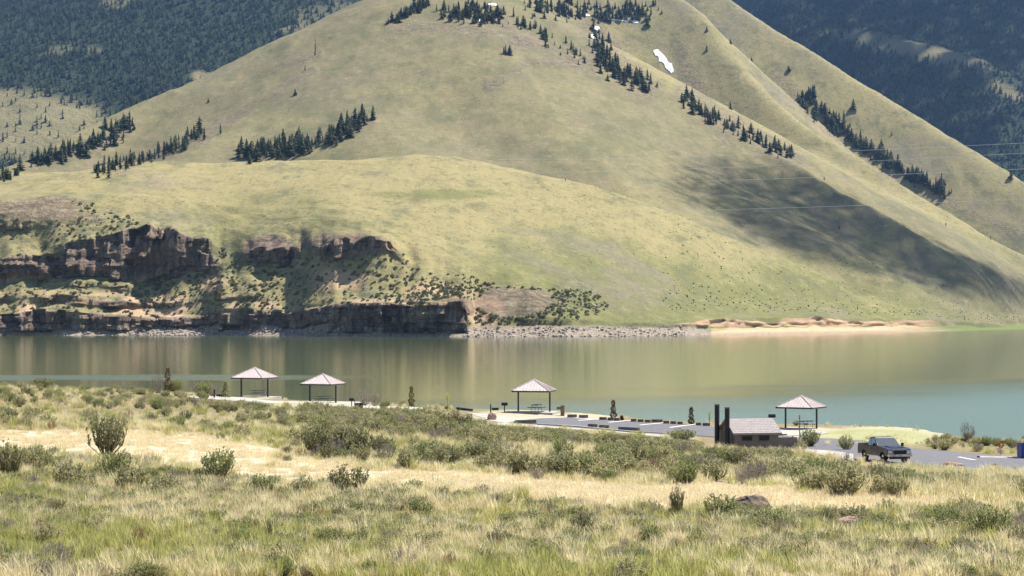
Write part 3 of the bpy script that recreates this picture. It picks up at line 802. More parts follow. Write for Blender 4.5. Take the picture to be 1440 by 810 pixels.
lones = [(1200, 158, 17, 'lone dark conifer on the open slope right of the long tree belt'), (1422, 254, 18, 'lone conifer at the right edge of the grassy slope'), (1159, 254, 7, 'tiny lone conifer on the ridge above the shaded slope'),
         (310, 188, 15, 'lone conifer on the slope between belt and grove'), (415, 135, 10, 'small lone conifer beside the dark gully streak on the left slope'), (429, 100, 9, 'small conifer below the dead snag on the left ridge'),
         (1027, 64, 10, 'upper of the small bushes of conifer on the upper right slope'), (994, 46, 8, 'small conifer high on the upper right slope'), (994, 72, 9, 'small rounded conifer below its twin on the upper right slope'), (1057, 88, 7, 'small conifer near the spine of the right ridge'),
         (1109, 106, 10, 'small conifer at the head of the second right gully'), (1027, 155, 14, 'lone conifer above the first right gully belt'), (364, 18, 9, 'x'), (1254, 195, 6, 'tiny conifer right of the long belt'), (1393, 338, 8, 'dark rounded bush low on the right slope'),
         (795, 255, 6, 'tiny dark conifer behind the grassy knoll'), (79, 140, 11, 'x'), (147, 143, 6, 'tiny conifer on the left ridge crest'), (293, 144, 7, 'tiny conifer on the left slope'), (1180, 325, 7, 'tiny bush on the lower right slope'), (1330, 318, 6, 'tiny bush below the long belt')]
lones = [l for l in lones if l[3] != 'x']
trees = []
for line, n, sp, (h0, h1), lab, grp in belts:
    q = np.array(line, float); s = np.r_[0, np.cumsum(np.hypot(*np.diff(q, axis=0).T))]
    for i in range(int(n * 2.5)):
        t = rng.random() * s[-1]
        x = np.interp(t, s, q[:, 0]) + rng.normal(0, sp * 0.8); y = np.interp(t, s, q[:, 1]) + rng.normal(0, sp * 0.55)
        h = 0.62 * h0 + (h1 - 0.62 * h0) * rng.random() ** 1.35
        p = hhit(x, y)
        trees.append((h, p, lab, grp))
for x, y, h, lab in lones:
    trees.append((h + 100, hhit(x, y), lab, None))
trees.sort(key=lambda q: -q[0])
def ordn(i): return str(i) + ('th' if 10 <= i % 100 <= 20 else {1: 'st', 2: 'nd', 3: 'rd'}.get(i % 10, 'th'))
by_belt = {}
for i, tr_ in enumerate(trees[:296]):
    if tr_[3]: by_belt.setdefault(tr_[3], []).append((tr_[1][0] / tr_[1][1], i))
for g_, mem in by_belt.items():
    for k_, (q, i) in enumerate(sorted(mem)):
        trees[i] = (trees[i][0], trees[i][1], (ordn(k_ + 1) + ' from the left, ' if len(mem) > 1 else '') + trees[i][2].replace('one of three small conifers', 'small conifer'), g_)
rest = []
for i, (h, p, lab, grp) in enumerate(trees):
    hh = h - 100 if h > 90 else h
    sz = hh / F * p[1]
    if i < 296:
        o = link('conifer_tree', CON[int(rng.integers(len(CON)))], None, (p[0], p[1], p[2] - 0.4), rng.random() * 6.28, (sz * rng.uniform(1.3, 2.0), sz * rng.uniform(1.3, 2.0), sz))
        tag(o, lab, 'tree', grp)
    else:
        rest.append((p, sz))
pts, sc = [r[0] for r in rest], [r[1] for r in rest]

def forest_points(G, n, hpxr, thin=None):
    X, Y, Z, px, py, w = G
    # visible cells only (front to back running minimum of the row)
    run = np.minimum.accumulate(py, axis=0); vis = py <= run + 0.6
    ok = vis & (px > -140) & (px < 1580) & (py > -25) & (py < 300)
    wgt = (w ** 1.5) * ok * Y * np.gradient(Y, axis=0)
    wgt = wgt[:-1, :-1] * (1 / Y[:-1, :-1])
    pr = wgt.ravel() / wgt.sum()
    k = rng.choice(len(pr), n, p=pr); r, c = np.unravel_index(k, wgt.shape)
    a, b = rng.random(n), rng.random(n)
    def li(A): return A[r, c] * (1 - a) * (1 - b) + A[r + 1, c] * a * (1 - b) + A[r, c + 1] * (1 - a) * b + A[r + 1, c + 1] * a * b
    p = np.c_[li(X), li(Y), li(Z) - 0.5]
    return p, rng.uniform(*hpxr, n)
pe, se = forest_points(E_, 17000, (10, 19))
pd, sd = forest_points(D_, 13000, (12, 20))
# sparse trees on the grassy foot of the western mountain
X, Y, Z, px_, py_, w_ = E_
sel = np.argwhere((px_ > -20) & (px_ < 150) & (py_ > 105) & (py_ < 235))
sel = sel[rng.choice(len(sel), 110)]
ps = np.array([(X[r, c], Y[r, c], Z[r, c]) for r, c in sel]); ss = rng.uniform(9, 17, len(ps))
def fat(s): s = np.asarray(s); return np.c_[s * 1.5, s * 1.5, s]
scatter('conifer_forest', np.vstack([pe, ps]), fat(np.r_[se, ss]), rng.random(len(pe) + len(ps)) * 6.28, rng.integers(0, 6, len(pe) + len(ps)), CON, 'dense dark conifer forest on the left mountain', 'forest')
scatter('shaded_forest', pd, fat(sd), rng.random(len(pd)) * 6.28, rng.integers(0, 6, len(pd)), CON, 'dark blue hazy conifer forest on the right mountain', 'forest')
if rest:
    scatter('hill_conifers', pts, fat(sc), rng.random(len(pts)) * 6.28, rng.integers(0, 6, len(pts)), CON, 'smaller dark conifers filling the hillside belts', 'forest')

# dead snag on the left ridge
p = hhit(443, 80)
mb = MB(); mb.tube((0, 0, -1), (0.4, 0, 14), 0.9, 0.5, 6); mb.tube((0.4, 0, 14), (0.2, 0, 24), 0.5, 0.12, 6)
for z, a, l in ((9, 0.4, 3.5), (12, 3.0, 3), (15, 1.5, 2.5), (18, 4, 2)): mb.tube((0.3, 0, z), (0.3 + l * math.cos(a), l * math.sin(a), z + 1.2), 0.25, 0.08, 4)
tag(mb.build('dead_tree', M['bark'], loc=p), 'bare dark dead tree standing on the left ridge line', 'tree')

# snow patches
vis_run = np.minimum.accumulate(hpy[2 + NS:], axis=0); hvis = hpy[2 + NS:] <= vis_run + 0.5
def snow(px, py, lx, ly, ang, label):
    """thin sheet lying on the hill where it is seen inside the patch outline"""
    R = max(lx, ly) + 8; c0 = np.searchsorted(cols, px - R); c1 = np.searchsorted(cols, px + R)
    sub_v = hvis[:, c0:c1] & (hpy[2 + NS:, c0:c1] > py - R) & (hpy[2 + NS:, c0:c1] < py + R)
    rows_ = np.where(sub_v.any(1))[0]; r0, r1 = max(rows_.min() - 1, 0), rows_.max() + 2
    A = [a[2 + NS + r0:2 + NS + r1, c0:c1] for a in (HX_, HY_, HZ_)]
    k_ = 7; ri = np.arange(0, A[0].shape[0] - 1, 1 / k_); ci = np.arange(0, A[0].shape[1] - 1, 1 / k_)
    def up(a):
        r_, c_ = np.floor(ri).astype(int), np.floor(ci).astype(int); fr = (ri - r_)[:, None]; fc_ = (ci - c_)[None]
        return (a[np.ix_(r_, c_)] * (1 - fr) + a[np.ix_(r_ + 1, c_)] * fr) * (1 - fc_) + (a[np.ix_(r_, c_ + 1)] * (1 - fr) + a[np.ix_(r_ + 1, c_ + 1)] * fr) * fc_
    X_, Y_, Z_ = [up(a) for a in A]; x_, y_ = pix(X_, Y_, Z_)
    u = ((x_ - px) * math.cos(ang) + (y_ - py) * math.sin(ang)) / lx; v = (-(x_ - px) * math.sin(ang) + (y_ - py) * math.cos(ang)) / ly
    m = np.hypot(u, v) + 0.7 * fbm(x_ * 0.16, y_ * 0.22, 3) < 1
    idx = np.arange(m.size).reshape(m.shape)
    q = np.stack([idx[:-1, :-1], idx[:-1, 1:], idx[1:, 1:], idx[1:, :-1]], -1).reshape(-1, 4)
    ok_ = m.ravel()[q].all(1); q = q[ok_]
    if len(q) == 0: return
    used, inv = np.unique(q, return_inverse=True)
    vs = np.c_[X_.ravel()[used], Y_.ravel()[used] - 0.5, Z_.ravel()[used] + 0.8]
    me = mesh_np('snow_patch', vs, inv.reshape(-1, 4), M['snow'], True)
    tag(link('snow_patch', me), label, 'snow', 'snow patches')
for a in [(933, 84, 19, 5.5, 0.88, 'long white snow patch slanting down the right gully'), (872, 29, 13, 2.2, 0.06, 'thin white snow strip under the plateau wood'), (892, 31, 7, 2.4, 0.1, 'short snow strip at the right end of the plateau wood'),
          (838, 40, 7, 4, 0.5, 'upper white snow patch among conifers in the gully'), (835, 52, 6, 3.5, 0.4, 'lower white snow patch among conifers in the gully'), (824, 22, 6, 2, 0.1, 'small snow patch at the left of the plateau wood'),
          (161, 196, 4.5, 2, -0.5, 'tiny white snow patch in the upper left tree belt'), (692, 7, 7, 2, 0.1, 'small snow strip on top of the central hill'), (1134, 137, 3.5, 1.8, 0.2, 'tiny snow patch at the head of the long tree belt'), (676, 30, 3, 1.6, 0.3, 'tiny snow spot in the hilltop grove')]:
    snow(*a)

# bushes on the cliffs and knoll
def blob_mesh(seed, mat):
    r = random.Random(seed); vs, fs = [], []
    for i in range(46):
        a = r.random() * 6.283; e = math.acos(1 - r.random()); R = r.uniform(0.30, 0.55)
        c = Vector((R * math.sin(e) * math.cos(a), R * math.sin(e) * math.sin(a), R * math.cos(e) * 1.1 + 0.1))
        s = r.uniform(0.12, 0.24); q = Euler((r.random() * 6, r.random() * 6, r.random() * 6)).to_matrix(); b = len(vs)
        for d in ((-s, -s * .7, 0), (s, -s * .7, 0), (s, s * .7, 0), (-s, s * .7, 0)): vs.append(c + q @ Vector(d))
        fs.append((b, b + 1, b + 2, b + 3))
    me = bpy.data.meshes.new('hillside_bush'); me.from_pydata(vs, [], fs); me.materials.append(mat); return me
HB = [blob_mesh(i, M['hillbush']) for i in range(4)]
bp, bs = [], []
zones = [(ell(430, 410, 240, 70, .3, .3), 800), (ell(250, 410, 80, 25, .3, .3), 200), (ell(90, 320, 110, 40, .3, .3), 220), (ell(120, 430, 150, 40, .3, .3), 200), (ell(760, 428, 90, 26, .3, .4), 340), (ell(650, 430, 120, 40, .5, .3), 350)]
for m_, n in zones:
    wgt = (m_[2:2 + NS + 60] * (rock[2:2 + NS + 60] < 0.4) * (gravel[2:2 + NS + 60] < 0.4)).ravel(); k = rng.choice(len(wgt), n, p=wgt / wgt.sum())
    r, c = np.unravel_index(k, (NS + 60, nc))
    bp.append(np.c_[HX_[r + 2, c] + rng.normal(0, 1.2, n), HY_[r + 2, c], HZ_[r + 2, c] - 0.2]); bs.append(rng.uniform(0.7, 2.6, n) * rng.choice([.7, 1, 1.2], n))
# belt of bushes along the top of the eroded bank, and sparse ones over the lower slopes
n = 700; xs = rng.uniform(930, 1440, n); jj = np.searchsorted(cols, xs).clip(0, nc - 1); kk = rng.integers(2 + 58, 2 + NS + 40, n)
bp.append(np.c_[HX_[kk, jj], HY_[kk, jj], HZ_[kk, jj] - 0.3]); bs.append(rng.uniform(0.6, 1.6, n))
n = 1000; xs = rng.uniform(560, 1440, n); jj = np.searchsorted(cols, xs).clip(0, nc - 1); kk = rng.integers(2 + NS, 2 + NS + 110, n)
bp.append(np.c_[HX_[kk, jj], HY_[kk, jj], HZ_[kk, jj] - 0.3]); bs.append(rng.uniform(0.4, 1.1, n))
bp = np.vstack(bp); bs = np.concatenate(bs)
scatter('hillside_bushes', bp, bs, rng.random(len(bp)) * 6.28, rng.integers(0, 4, len(bp)), HB, 'small dark bushes dotted over the cliffs and lower slopes', 'bushes')

# stones along the far waterline
def stone_mesh(seed, mat, sub=1, jag=0.35, name='stone'):
    r = random.Random(seed); bm = bmesh.new(); bmesh.ops.create_icosphere(bm, subdivisions=sub, radius=0.5)
    for v in bm.verts:
        v.co *= 1 + r.uniform(-jag, jag); v.co.z *= 0.7
    me = bpy.data.meshes.new(name); bm.to_mesh(me); bm.free(); me.materials.append(mat); return me
ST = [stone_mesh(i, M['paleshore']) for i in range(4)]
n = 2600
xs = np.concatenate([rng.uniform(80, 350, 700), rng.uniform(180, 310, 600), rng.uniform(350, 480, 500), rng.uniform(650, 960, 800)]);  jj = np.searchsorted(cols, xs)
kk = 2 + (rng.random(n) ** 1.3 * 22).astype(int)
okz = HZ_[kk, jj] < 6.5; kk, jj = kk[okz], jj[okz]; n = len(kk)
q = np.c_[HX_[kk, jj] + rng.normal(0, 1, n), HY_[kk, jj] - 0.5, HZ_[kk, jj] + 0.1]
scatter('shore_stones', q, 0.4 + 2.6 * rng.random(n) ** 3, rng.random(n) * 6.28, rng.integers(0, 4, n), ST, 'pale stones and boulders along the far waterline', 'stones', 0.3)

# ------------------------------------------------------------------ roads, parking and paths (draped sheets)
def ribbon(name, top, bot, mat, off, n=90, m=10, parent=None, ymin=120):
    """sheet between two edges given as pixels on the ground"""
    T = np.array([ghit(x, y, ymin) for x, y in top]); B = np.array([ghit(x, y, ymin) for x, y in bot])
    def res(Q):
        s = np.r_[0, np.cumsum(np.hypot(*np.diff(Q[:, :2], axis=0).T))]; t = np.linspace(0, s[-1], n)
        return np.c_[np.interp(t, s, Q[:, 0]), np.interp(t, s, Q[:, 1])]
    return strip(name, res(T), res(B), mat, off, m, parent)
def strip(name, T, B, mat, off, m=6, parent=None):
    n = len(T); vs = []
    for j in range(m):
        f = j / (m - 1); q = T * (1 - f) + B * f
        z = zg(q[:, 0], q[:, 1]) + off; vs.append(np.c_[q, z])
    vs = np.array(vs).reshape(-1, 3); idx = np.arange(n * m).reshape(m, n)
    fc = np.stack([idx[:-1, :-1], idx[1:, :-1], idx[1:, 1:], idx[:-1, 1:]], -1).reshape(-1, 4)
    me = mesh_np(name, vs, fc, mat, True); o = link(name, me, parent)
    if parent is None: tag(o, kind='structure')
    return o
def line_strip(name, pts, w, mat, off, kind='structure', h=0.0, parent=None):
    """narrow strip of width w along plan points"""
    P2 = np.array(pts, float); s = np.r_[0, np.cumsum(np.hypot(*np.diff(P2, axis=0).T))]; t = np.linspace(0, s[-1], max(4, int(s[-1] / 0.8)))
    q = np.c_[np.interp(t, s, P2[:, 0]), np.interp(t, s, P2[:, 1])]
    d = np.gradient(q, axis=0); d /= np.linalg.norm(d, axis=1)[:, None]; nrm = np.c_[-d[:, 1], d[:, 0]]
    if h == 0: return strip(name, q + nrm * w / 2, q - nrm * w / 2, mat, off, 2, parent)
    z = zg(q[:, 0], q[:, 1]); n = len(q); vs = []
    for a, dz in ((-.5, -0.1), (-.5, h), (.5, h), (.5, -0.1)): vs.append(np.c_[q + nrm * w * a, z + dz])
    vs = np.array(vs).reshape(-1, 3); idx = np.arange(4 * n).reshape(4, n)
    fc = np.stack([idx[:-1, :-1], idx[1:, :-1], idx[1:, 1:], idx[:-1, 1:]], -1).reshape(-1, 4)
    o = link(name, mesh_np(name, vs, fc, mat), parent)
    if parent is None: tag(o, kind=kind)
    return o
lot_top = [(722, 593.0), (760, 588.8), (800, 587.6), (840, 591.2), (900, 594.6), (998, 600), (1060, 606), (1115, 615.5), (1210, 619.5), (1290, 632), (1440, 644), (1600, 652)]
lot_bot = [(722, 594.5), (756, 596.6), (785, 598), (840, 603), (900, 608), (990, 614), (1060, 622), (1115, 631), (1200, 646), (1290, 657), (1440, 667), (1600, 675)]
ribbon('parking_road', lot_top, lot_bot, M['asphalt'], 0.05, 160, 16)
ribbon('concrete_path', [(655, 580.5), (690, 583), (728, 588), (758, 587.5), (800, 586.0), (842, 589.8)], [(690, 592), (712, 595.5), (722, 593.4), (760, 589.2), (800, 588), (842, 591.4)], M['concrete'], 0.035, 50, 5)
ribbon('front_path', [(700, 594.5), (756, 598), (840, 604.5), (900, 609.5), (980, 616)], [(700, 598.5), (756, 601), (840, 606.5), (900, 612), (980, 619)], M['concrete'], 0.03, 60, 4)
ribbon('shelter_path', [(470, 571), (520, 571.5), (570, 573), (615, 576)], [(470, 573), (520, 574), (570, 576), (615, 579)], M['concrete'], 0.03, 40, 4)
ribbon('left_path', [(255, 556), (300, 558), (350, 561), (385, 564), (420, 565)], [(255, 559), (300, 562), (350, 565.5), (385, 568), (420, 568)], M['concrete'], 0.03, 40, 4)
ribbon('restroom_walk', [(1090, 604), (1115, 606), (1160, 607)], [(1075, 616), (1115, 613), (1165, 610)], M['concrete'], 0.04, 24, 5)
ribbon('road_edge', [(1112, 630.5), (1150, 634), (1200, 640)], [(1112, 635), (1150, 640), (1200, 650)], M['concrete'], 0.09, 24, 4)

def ground_pt(px, py, ymin=120): return ghit(px, py, ymin)
lot = bpy.data.objects['parking_road']
for (a, b) in [((813, 592), (842, 589.8)), ((856, 594.8), (888, 591.8)), ((900, 598.6), (934, 595.4)), ((942, 602), (977, 597.6))]:
    A, B = ground_pt(*a), ground_pt(*b); line_strip('painted_line', [A[:2], B[:2]], 0.32, M['paint'], 0.062, parent=lot)
A, B = ground_pt(1348, 643.5), ground_pt(1372, 648); line_strip('painted_line', [A[:2], B[:2]], 0.35, M['paint'], 0.062, parent=lot)
k = [ground_pt(x, y)[:2] for x, y in [(1376, 644.2), (1432, 645.2), (1520, 649)]]
line_strip('kerb', k, 0.35, M['kerb'], 0, h=0.16)
k = [ground_pt(x, y)[:2] for x, y in [(1368, 662), (1400, 663.5), (1416, 664)]]
line_strip('kerb', k, 0.3, M['kerb'], 0, h=0.14)
k = [ground_pt(x, y)[:2] for x, y in [(756, 597.4), (800, 599.6), (850, 604.2), (900, 609)]]
line_strip('kerb', k, 0.25, M['kerb'], 0, h=0.13)
k = [ground_pt(x, y)[:2] for x, y in [(914, 616), (945, 619), (978, 621.5)]]
line_strip('kerb', k, 0.3, M['kerb'], 0, h=0.16)

stop_me = MB().prism([(-.10, 0), (.10, 0), (.07, .2), (-.07, .2)], 'x', -0.95, 0.95).mesh('wheel_stop', M['stop'], 0.02)
def wheel_stop(px, py, px2, py2, label):
    a, b = ground_pt(px, py), ground_pt(px2, py2); c = (a + b) / 2
    L = np.linalg.norm((b - a)[:2]); o = link('wheel_stop', stop_me, None, (c[0], c[1], c[2] + 0.05), math.atan2(b[1] - a[1], b[0] - a[0]), (L / 1.9, 1.4, 1.5))
    tag(o, label, 'wheel stop', 'wheel stops round the car park')
for i, a in enumerate([(798, 587.4, 811, 587.9), (814, 588, 827, 588.6), (843, 591, 853, 591.6), (855, 591.7, 863, 592.2), (864, 592.3, 872, 592.7), (887, 593.6, 895, 594.0), (897, 594.1, 905, 594.6), (907, 594.7, 915, 595.2),
                       (916, 594.0, 932, 594.8), (933, 596.2, 941, 596.6), (943, 596.7, 951, 597.2), (953, 597.3, 960, 597.8), (979, 598.8, 986, 599.2), (988, 599.3, 998, 599.8)]):
    wheel_stop(*a, ['first', 'second', 'third', 'fourth', 'fifth', 'sixth', 'seventh', 'eighth', 'ninth', 'tenth', 'eleventh', 'twelfth', 'thirteenth', 'fourteenth'][i] + ' wheel stop from the left on the lake side of the car park')
for i, a in enumerate([(724, 595.0, 754, 596.0), (827, 600.8, 840, 601.6), (843, 602.2, 856, 603.2), (870, 604.8, 899, 606.8)]):
    wheel_stop(*a, ['first', 'second', 'third', 'fourth'][i] + ' low dark wheel stop from the left on the near side of the car park')

# ------------------------------------------------------------------ picnic shelters
def make_shelter(w=4.14, post=3.54, he=2.35, rise=1.18):
    root = empty('picnic_shelter')
    h = w / 2
    pm = MB().box((0, 0, 1.2), (0.16, 0.16, 2.5)).mesh('post', M['darksteel'])
    for s in (-1, 1):
        o = link('post', pm, root, (s * post / 2, 0, 0))
    MB().box((0, 0, 2.33), (post + .1, 0.14, 0.2)).build('beam', M['darksteel'], root)
    roof = MB(); t = 0.07
    roof.add([(-h, -h, he), (h, -h, he), (h, h, he), (-h, h, he), (0, 0, he + rise), (-h, -h, he - t), (h, -h, he - t), (h, h, he - t), (-h, h, he - t)],
             [(0, 1, 4), (1, 2, 4), (2, 3, 4), (3, 0, 4), (0, 5, 6, 1), (1, 6, 7, 2), (2, 7, 8, 3), (3, 8, 5, 0), (5, 8, 7, 6)])
    r = roof.build('roof', M['roofmetal'], root)
    # standing seams, hip caps, fascia and dark corner ends
    for k in range(4):
        a = k * math.pi / 2; ca, sa = math.cos(a), math.sin(a)
        R = lambda x, y, z: (x * ca - y * sa, x * sa + y * ca, z)
        for j in range(-5, 6):
            x = j * h / 5.6; y1 = -abs(x) - 0.02
            if j == 0: y1 = -0.05
            z0 = he + 0.0; z1 = he + rise * (1 - abs(y1) / h)
            mb = MB(); u = 0.022
            b = [(x - u, -h, z0), (x + u, -h, z0), (x + u, -h, z0 + .05), (x - u, -h, z0 + .05), (x - u, y1, z1), (x + u, y1, z1), (x + u, y1, z1 + .05), (x - u, y1, z1 + .05)]
            mb.add([R(*q) for q in b], [(0, 1, 2, 3), (4, 7, 6, 5), (0, 4, 5, 1), (1, 5, 6, 2), (2, 6, 7, 3), (3, 7, 4, 0)]); mb.build('seam', M['roofmetal'], r)
        MB().tube(R(-h * 1.01, -h * 1.01, he + .01), R(0, 0, he + rise + .03), 0.05, 0.05, 6).build('hip_cap', M['roofmetal'], r)
        f = MB(); b = [(-h, -h - .03, he - .16), (h, -h - .03, he - .16), (h, -h - .03, he - .005), (-h, -h - .03, he - .005), (-h, -h - .004, he - .16), (h, -h - .004, he - .16), (h, -h - .004, he - .005), (-h, -h - .004, he - .005)]
        f.add([R(*q) for q in b], [(0, 1, 2, 3), (4, 7, 6, 5), (0, 4, 5, 1), (1, 5, 6, 2), (2, 6, 7, 3), (3, 7, 4, 0)]); f.build('fascia', M['fascia'], root)
    return root
SHEL = [(358, 558.7, 230, -19, 'leftmost picnic shelter with pale rose hip roof and bench table underneath', 1.0),
        (454, 566.7, 236, -20, 'second picnic shelter from the left, on a raised pale concrete pad', 1.0),
        (751, 579.5, 210, -12, 'third picnic shelter from the left, beside the car park', 1.0),
        (1126.5, 603.3, 199, -30, 'rightmost picnic shelter with pale striped roof behind the restroom', 0.97)]
proto = make_shelter()
shelter_at = []
def pad(c, rz, lx, ly, top, label_name='shelter_pad'):
    """poured pad, top set level at 'top'"""
    mb = MB().box((0, 0, -0.55), (lx, ly, 1.1)); o = mb.build(label_name, M['concrete'], None, 0.02, loc=(c[0], c[1], top), rz=rz)
    return tag(o, kind='structure')
for i, (px, py, d, ang, lab, s) in enumerate(SHEL):
    p = P(px, py, d); o = proto if i == 0 else copy_tree(proto)
    zt = p[2] + 0.06
    o.location = (p[0], p[1], zt); o.rotation_euler = (0, 0, math.radians(ang)); o.scale = (s, s, s)
    tag(o, lab, 'shelter', 'picnic shelters on the shore')
    shelter_at.append((p[0], p[1], zt, math.radians(ang)))
    pad(p, math.radians(ang), 5.0 if i != 1 else 11.0, 4.6 if i != 1 else 7.5, zt)

# picnic tables
def make_table():
    root = empty('picnic_table')
    MB().box((0, 0, 0.745), (1.9, 0.76, 0.05)).build('tabletop', M['tabletop'], root, 0.01)
    for s in (-1, 1):
        MB().box((0, s * 0.68, 0.445), (1.9, 0.26, 0.045)).build('seat', M['tabletop'], root, 0.01)
        f = MB(); x = s * 0.62
        f.tube((x, -0.28, 0.72), (x, -0.42, 0.0), 0.03, n=6).tube((x, 0.28, 0.72), (x, 0.42, 0.0), 0.03, n=6)
        f.tube((x, -0.76, 0.40), (x, 0.76, 0.40), 0.03, n=6).tube((x, -0.30, 0.70), (x, 0.30, 0.70), 0.03, n=6)
        f.build('leg_frame', M['signback'], root)
    return root
tb = make_table()
for i, (dx, dy, da, lab) in enumerate([(0.45, 0.55, 0.05, 'dark picnic table under the leftmost shelter'), (0.1, 0.6, 0.05, 'dark picnic table under the second shelter from the left'), (0.3, 0.5, 1.45, 'dark picnic table seen end-on under the shelter by the car park'), (0.55, 0.4, 1.2, 'dark picnic table under the rightmost shelter')]):
    o = tb if i == 0 else copy_tree(tb)
    x, y, z, a = shelter_at[i]
    o.location = (x + dx, y + dy, z + 0.002); o.rotation_euler = (0, 0, a + da)
    tag(o, lab, 'picnic table', 'picnic tables under the shelters')

# grills
def make_grill():
    root = empty('pedestal_grill')
    MB().tube((0, 0, -0.1), (0, 0, 0.72), 0.06, n=8).build('post', M['blackiron'], root)
    b = MB(); w, d, h, t = 0.62, 0.42, 0.30, 0.03
    b.box((0, 0, 0.735), (w, d, t)); b.box((0, d / 2, 0.735 + h / 2), (w, t, h)); b.box((-w / 2, 0, 0.735 + h / 2), (t, d, h)); b.box((w / 2, 0, 0.735 + h / 2), (t, d, h)); b.box((0, -d / 2, 0.735 + h * .3), (w, t, h * .6))
    b.build('firebox', M['blackiron'], root)
    MB().box((0, -0.02, 0.95), (w - .1, d - .08, 0.02)).build('grate', M['blackiron'], root)
    MB().tube((-0.2, -d / 2 - .02, 0.97), (-0.2, -d / 2 - .16, 0.97), 0.015, n=6).build('handle', M['blackiron'], root)
    return root
gr = make_grill()
for i, (px, py, d, a, s, lab) in enumerate([(709.5, 579.5, 207, 0.1, 1.0, 'black pedestal grill just left of the third shelter'), (1085.5, 597.5, 196, 0.1, 1.1, 'black pedestal grill behind the restroom roof'), (494.5, 571.5, 226, 0.0, .85, 'black pedestal grill right of the second shelter, behind the fire ring')]):
    o = gr if i == 0 else copy_tree(gr)
    p = ghit(px, py, 150); o.location = p; o.rotation_euler = (0, 0, a); o.scale = (s, s, s)
    tag(o, lab, 'grill', 'pedestal grills')
# swing grill: tall post with a box on its side
root = empty('swing_grill', ghit(690, 581, 150))
MB().tube((0, 0, -0.1), (0, 0, 0.95), 0.065, n=8).build('post', M['blackiron'], root)
MB().box((0.5, 0, 0.45), (0.72, 0.45, 0.26)).build('firebox', M['blackiron'], root, 0.015)
MB().tube((0, 0, 0.42), (0.2, 0, 0.42), 0.03, n=6).build('arm', M['blackiron'], root)
tag(root, 'black post with a low firebox on its side, above the pink boulder', 'grill')
root = empty('fire_ring', ghit(504.5, 574.3, 150))
mb = MB()
for i in range(12):
    a0, a1 = i * math.pi / 6, (i + 1) * math.pi / 6; R = 0.46
    mb.tube((R * math.cos(a0), R * math.sin(a0), 0.28), (R * math.cos(a1), R * math.sin(a1), 0.28), 0.0, n=3) if False else None
    q = [(R * math.cos(a0), R * math.sin(a0)), (R * math.cos(a1), R * math.sin(a1)), ((R - .03) * math.cos(a1), (R - .03) * math.sin(a1)), ((R - .03) * math.cos(a0), (R - .03) * math.sin(a0))]
    mb.add([(x, y, z) for z in (0, 0.52) for x, y in q], [(0, 1, 5, 4), (1, 2, 6, 5), (2, 3, 7, 6), (3, 0, 4, 7), (4, 5, 6, 7), (0, 3, 2, 1)])
mb.build('ring', M['blackiron'], root)
for s in (-1, 1): MB().box((s * 0.44, 0, 0.45), (0.06, 0.06, 0.9)).build('upright', M['blackiron'], root)
MB().box((0, 0, 0.56), (0.8, 0.6, 0.03)).build('grate', M['blackiron'], root)
MB().box((0.1, -0.05, 0.3), (0.6, 0.5, 0.4)).build('charred_logs', M['blackiron'], root, 0.05)
tag(root, 'black steel fire ring with two uprights right of the second shelter', 'fire ring')
root = empty('path_post', ghit(301.5, 559.5, 150))
MB().box((0, 0, 0.35), (0.16, 0.16, 0.9)).build('post', M['fascia'], root, 0.01)
MB().box((0, 0, 0.82), (0.2, 0.2, 0.05)).build('cap', M['fascia'], root, 0.01)
tag(root, 'short dark post beside the path left of the leftmost shelter', 'post')
root = empty('low_grill', ghit(308.5, 558.5, 150))
MB().box((0, 0, 0.2), (0.62, 0.4, 0.22)).build('firebox', M['blackiron'], root, 0.01)
MB().tube((0, 0, -.1), (0, 0, 0.12), 0.06).build('post', M['blackiron'], root)
tag(root, 'low black firebox next to the short dark post', 'grill')
# brown pillar with a side board
root = empty('notice_pillar', ghit(791, 584.8, 150))
MB().box((0, 0, 0.5), (0.42, 0.36, 1.15)).build('pillar', M['wood'], root, 0.02)
MB().box((-0.42, 0, 0.82), (0.42, 0.06, 0.28)).build('board', M['wood'], root, 0.01)
MB().box((0, 0, 1.11), (0.5, 0.44, 0.06)).build('cap', M['wood'], root, 0.01)
tag(root, 'squat brown wooden pillar with a side board near the car park', 'notice pillar')
# sign post by the rightmost shelter
root = empty('sign_post', ghit(1124.5, 620, 150))
MB().box((0, 0, 1.15), (0.09, 0.09, 2.5)).build('post', M['signback'], root)
MB().box((0.0, 0.06, 2.2), (0.34, 0.02, 0.42), 1.1).build('sign_panel', M['signback'], root)
tag(root, 'thin grey sign post seen from its side in front of the rightmost shelter', 'sign')
# blue bin at the right edge
p = ghit(1439, 645.5, 130); root = empty('blue_bin', p, 0.1)
MB().box((0.3, 0, 0.62), (1.25, 1.1, 1.1)).build('body', M['bluepaint'], root, 0.03)
MB().prism([(-.6, 1.17), (.6, 1.17), (.6, 1.22), (-.6, 1.34)], 'x', -0.36, 0.96).build('lid', M['bluepaint'], root, 0.01)
for s in (-.25, .25, .75): MB().box((s, -0.57, 0.62), (0.06, 0.05, 0.9)).build('rib', M['bluepaint'], root)
tag(root, 'blue steel bin cut off by the right edge of the picture', 'bin')
# small black box on the road shoulder
root = empty('utility_box', ghit(1399.5, 662.5, 120))
MB().box((0, 0, 0.22), (0.42, 0.36, 0.5)).build('body', M['blackiron'], root, 0.02)
MB().box((0, 0, 0.48), (0.48, 0.42, 0.05)).build('lid', M['blackiron'], root, 0.01)
tag(root, 'small black box standing on the kerb at the lower right', 'utility box')

